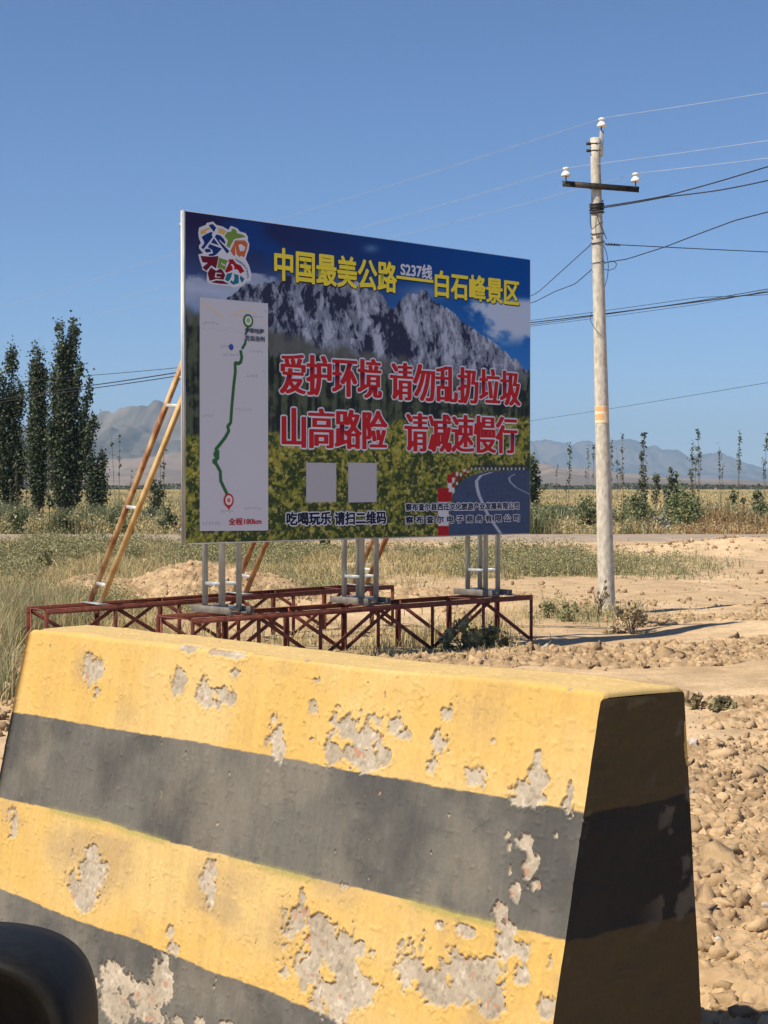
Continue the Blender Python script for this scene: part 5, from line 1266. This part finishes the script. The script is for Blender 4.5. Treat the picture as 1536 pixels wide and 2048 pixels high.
for i, a_ in enumerate([(1176, 1066, 62, 62, 900, 'dark green shrub left of the concrete pole by the road'), (1274, 1066, 78, 66, 1300, 'broad grey green shrub right of the concrete pole by the road'), (1368, 1064, 92, 72, 1500, 'brightest green broad shrub right of the pole by the road'),
                        (1090, 1068, 50, 46, 600, 'dark low shrub beside the lower right corner of the billboard'), (1526, 1062, 56, 52, 800, 'dark green shrub at the right edge by the road'), (1320, 1068, 46, 36, 420, 'pale silvery low shrub between the two broad ones'),
                        (36, 1074, 60, 46, 700, 'olive shrub at the left edge under the leftmost poplar'), (120, 1072, 66, 44, 700, 'olive shrub under the tallest poplar'), (240, 1072, 70, 50, 700, 'pale olive shrub left of the ladder brace foot'), (335, 1070, 50, 52, 600, 'grey green shrub left of the lower left corner of the billboard')]):
    px, py, w, h, n, lb = a_
    cs = [(0.10, 0.15, 0.05), (0.13, 0.18, 0.07), (0.16, 0.19, 0.085), (0.12, 0.15, 0.07), (0.2, 0.2, 0.1)] if i == 2 else ([(0.28, 0.30, 0.26), (0.22, 0.24, 0.2), (0.34, 0.34, 0.3), (0.2, 0.2, 0.15), (0.3, 0.28, 0.2)] if i == 5 else GREEN + SAGE[:2])
    shrub(px, py, w, h, n, lb, 601 + i, cs)
# weed clumps on the plot
G3 = 'weed clumps on the plot'
NG = [(0.17, 0.20, 0.09), (0.21, 0.235, 0.115), (0.27, 0.265, 0.14), (0.33, 0.30, 0.165), (0.40, 0.34, 0.19)]
for i, (px, py, w, h, n, lb) in enumerate([(928, 1300, 84, 56, 380, 'grey green weed clump spilling over the front truss near its right end'), (985, 1297, 60, 44, 320, 'low weed clump below the right stand'), (1095, 1232, 40, 30, 160, 'small green weed right of the front truss end'), (1140, 1240, 44, 36, 200, 'dark leafy weed left of the concrete pole foot'),
                                           (1262, 1262, 90, 50, 320, 'reddish dry weed right of the concrete pole foot'), (95, 1145, 60, 48, 380, 'dark green weed clump on the grass at far left'), (1440, 1420, 90, 22, 260, 'flat dry weed on the bare soil right of the barrier top'), (1390, 1416, 34, 26, 90, 'grey weed tuft just right of the barrier top corner')]):
    cs = [(0.46, 0.30, 0.16), (0.52, 0.38, 0.22), (0.40, 0.32, 0.18), (0.22, 0.2, 0.11), (0.3, 0.26, 0.16)] if i in (4,) else ([(0.22, 0.19, 0.12), (0.3, 0.24, 0.15), (0.2, 0.19, 0.11), (0.26, 0.24, 0.13), (0.34, 0.28, 0.15)] if i in (6, 7) else NG)
    shrub(px, py, w, h, n, lb, 651 + i, cs, 0.055, 'weed_clump', G3, 'weed', (1, 1, 1, 1, 1))
# dead thistle at the foot of the concrete pole
tb = ground_at(1196, 1238); tb[2] = float(gh(tb[0], tb[1])); th_ = empty('thistle', tb); tag(th_, 'dead brown thistle with seed heads in front of the concrete pole foot', 'weed')
rg_ = np.random.default_rng(77); m = MB()
M_DEAD = noisy('dead_stalk', (0.13, 0.095, 0.06), (0.28, 0.21, 0.13), 20, 0.9)
for i in range(9):
    hd = MB()
    tip = np.array([rg_.uniform(-0.12, 0.16), rg_.uniform(-0.1, 0.1), rg_.uniform(0.25, 0.55)]); md = tip * np.array([.4, .4, .6])
    m.tube([(0, 0, -0.03), md, tip], [0.007, 0.005, 0.003], 4, False); hd.lathe([(0.001, -0.02), (0.018, -0.005), (0.022, 0.01), (0.014, 0.028), (0.001, 0.03)], tip, 7)
    for q in range(2): s2 = md + np.array([rg_.uniform(-.08, .08), rg_.uniform(-.06, .06), rg_.uniform(0.05, 0.15)]); m.tube([md, s2], [0.004, 0.002], 4, False)
    hd.build('seed_head', M_DEAD, th_)
m.build('stalk', M_DEAD, th_)
# far tree line across the plain
rg_ = np.random.default_rng(91); n = 15000
y = rg_.uniform(640, 700, n); x = rg_.uniform(-0.30, 0.30, n) * y; ht = 0.5 + 2.2 * fbm(x * 0.06, y * 0, 93, 4) + 1.2 * (fbm(x * 0.35, x * 0, 95, 2) - 0.4)
ht = np.where(x > 0, ht * 1.05, ht * 0.95)
P_ = np.c_[x, y, rg_.random(n) * np.maximum(ht, 0.4)]
V, F, C4 = leaves(P_, np.full(n, 0.9), rg_, mixcol(rg_, n, [(0.055, 0.075, 0.04), (0.07, 0.09, 0.05), (0.09, 0.10, 0.06)], [1, 1, 1]))
o = mesh_np('far_treeline', V, F, M_LEAF, None, False, C4); tag(o, 'low dark green line of trees along the far edge of the plain', kind='stuff')

# ------------------------------------------------------------------ wing mirror of the car the photo was taken from
MC = depth_at(-226, 2196, 0.90); RX, RZ = 385 * 0.90 / FPX, 298 * 0.90 / FPX
cmr = empty('car_mirror', MC, math.radians(-4)); tag(cmr, 'black car wing mirror, blurred and cut off by the lower left corner', 'car mirror')
na = 96; aa = np.linspace(0, 2 * math.pi, na, endpoint=False); ex = 2 / 3.9
ox = np.sign(np.cos(aa)) * np.abs(np.cos(aa)) ** ex; oz = np.sign(np.sin(aa)) * np.abs(np.sin(aa)) ** ex
def shell(rings, name, mat, par, close_last=False):
    V = np.concatenate([np.c_[ox * RX * s, np.full(na, y), oz * RZ * s] for s, y in rings]); m_ = len(rings)
    Q = np.array([(i * na + j, i * na + (j + 1) % na, (i + 1) * na + (j + 1) % na, (i + 1) * na + j) for i in range(m_ - 1) for j in range(na)]); F = [Q]
    if close_last:
        V = np.vstack([V, [0, rings[-1][1], 0]]); F.append(np.array([((m_ - 1) * na + j, (m_ - 1) * na + (j + 1) % na, m_ * na) for j in range(na)]))
    return mesh_np(name, V, F, mat, par, True)
shell([(0.34, 0.070), (0.38, 0.068), (0.66, 0.050), (0.85, 0.018), (0.88, 0.006), (0.90, 0.000), (0.94, -0.003), (0.97, -0.002), (0.99, 0.003), (1.0, 0.012), (1.0, 0.03), (0.98, 0.06), (0.90, 0.095), (0.72, 0.125), (0.42, 0.142), (0.15, 0.146)], 'housing', M_BLACKPLAST, cmr, True)
M_MIR, t_, b_ = nodes_mat('mirror_glass'); b_.inputs['Base Color'].default_value = (0.7, 0.73, 0.76, 1); b_.inputs['Metallic'].default_value = 1.0; b_.inputs['Roughness'].default_value = 0.03
shell([(0.37, 0.0675), (0.34, 0.066), (0.25, 0.0655), (0.1, 0.065)], 'mirror_glass', M_MIR, cmr, True)
m = MB(); m.tube([(-0.06, 0.07, -0.03), (-0.14, 0.06, -0.075), (-0.24, 0.03, -0.10)], [0.035, 0.032, 0.045], 14); m.build('arm', M_BLACKPLAST, cmr, True)
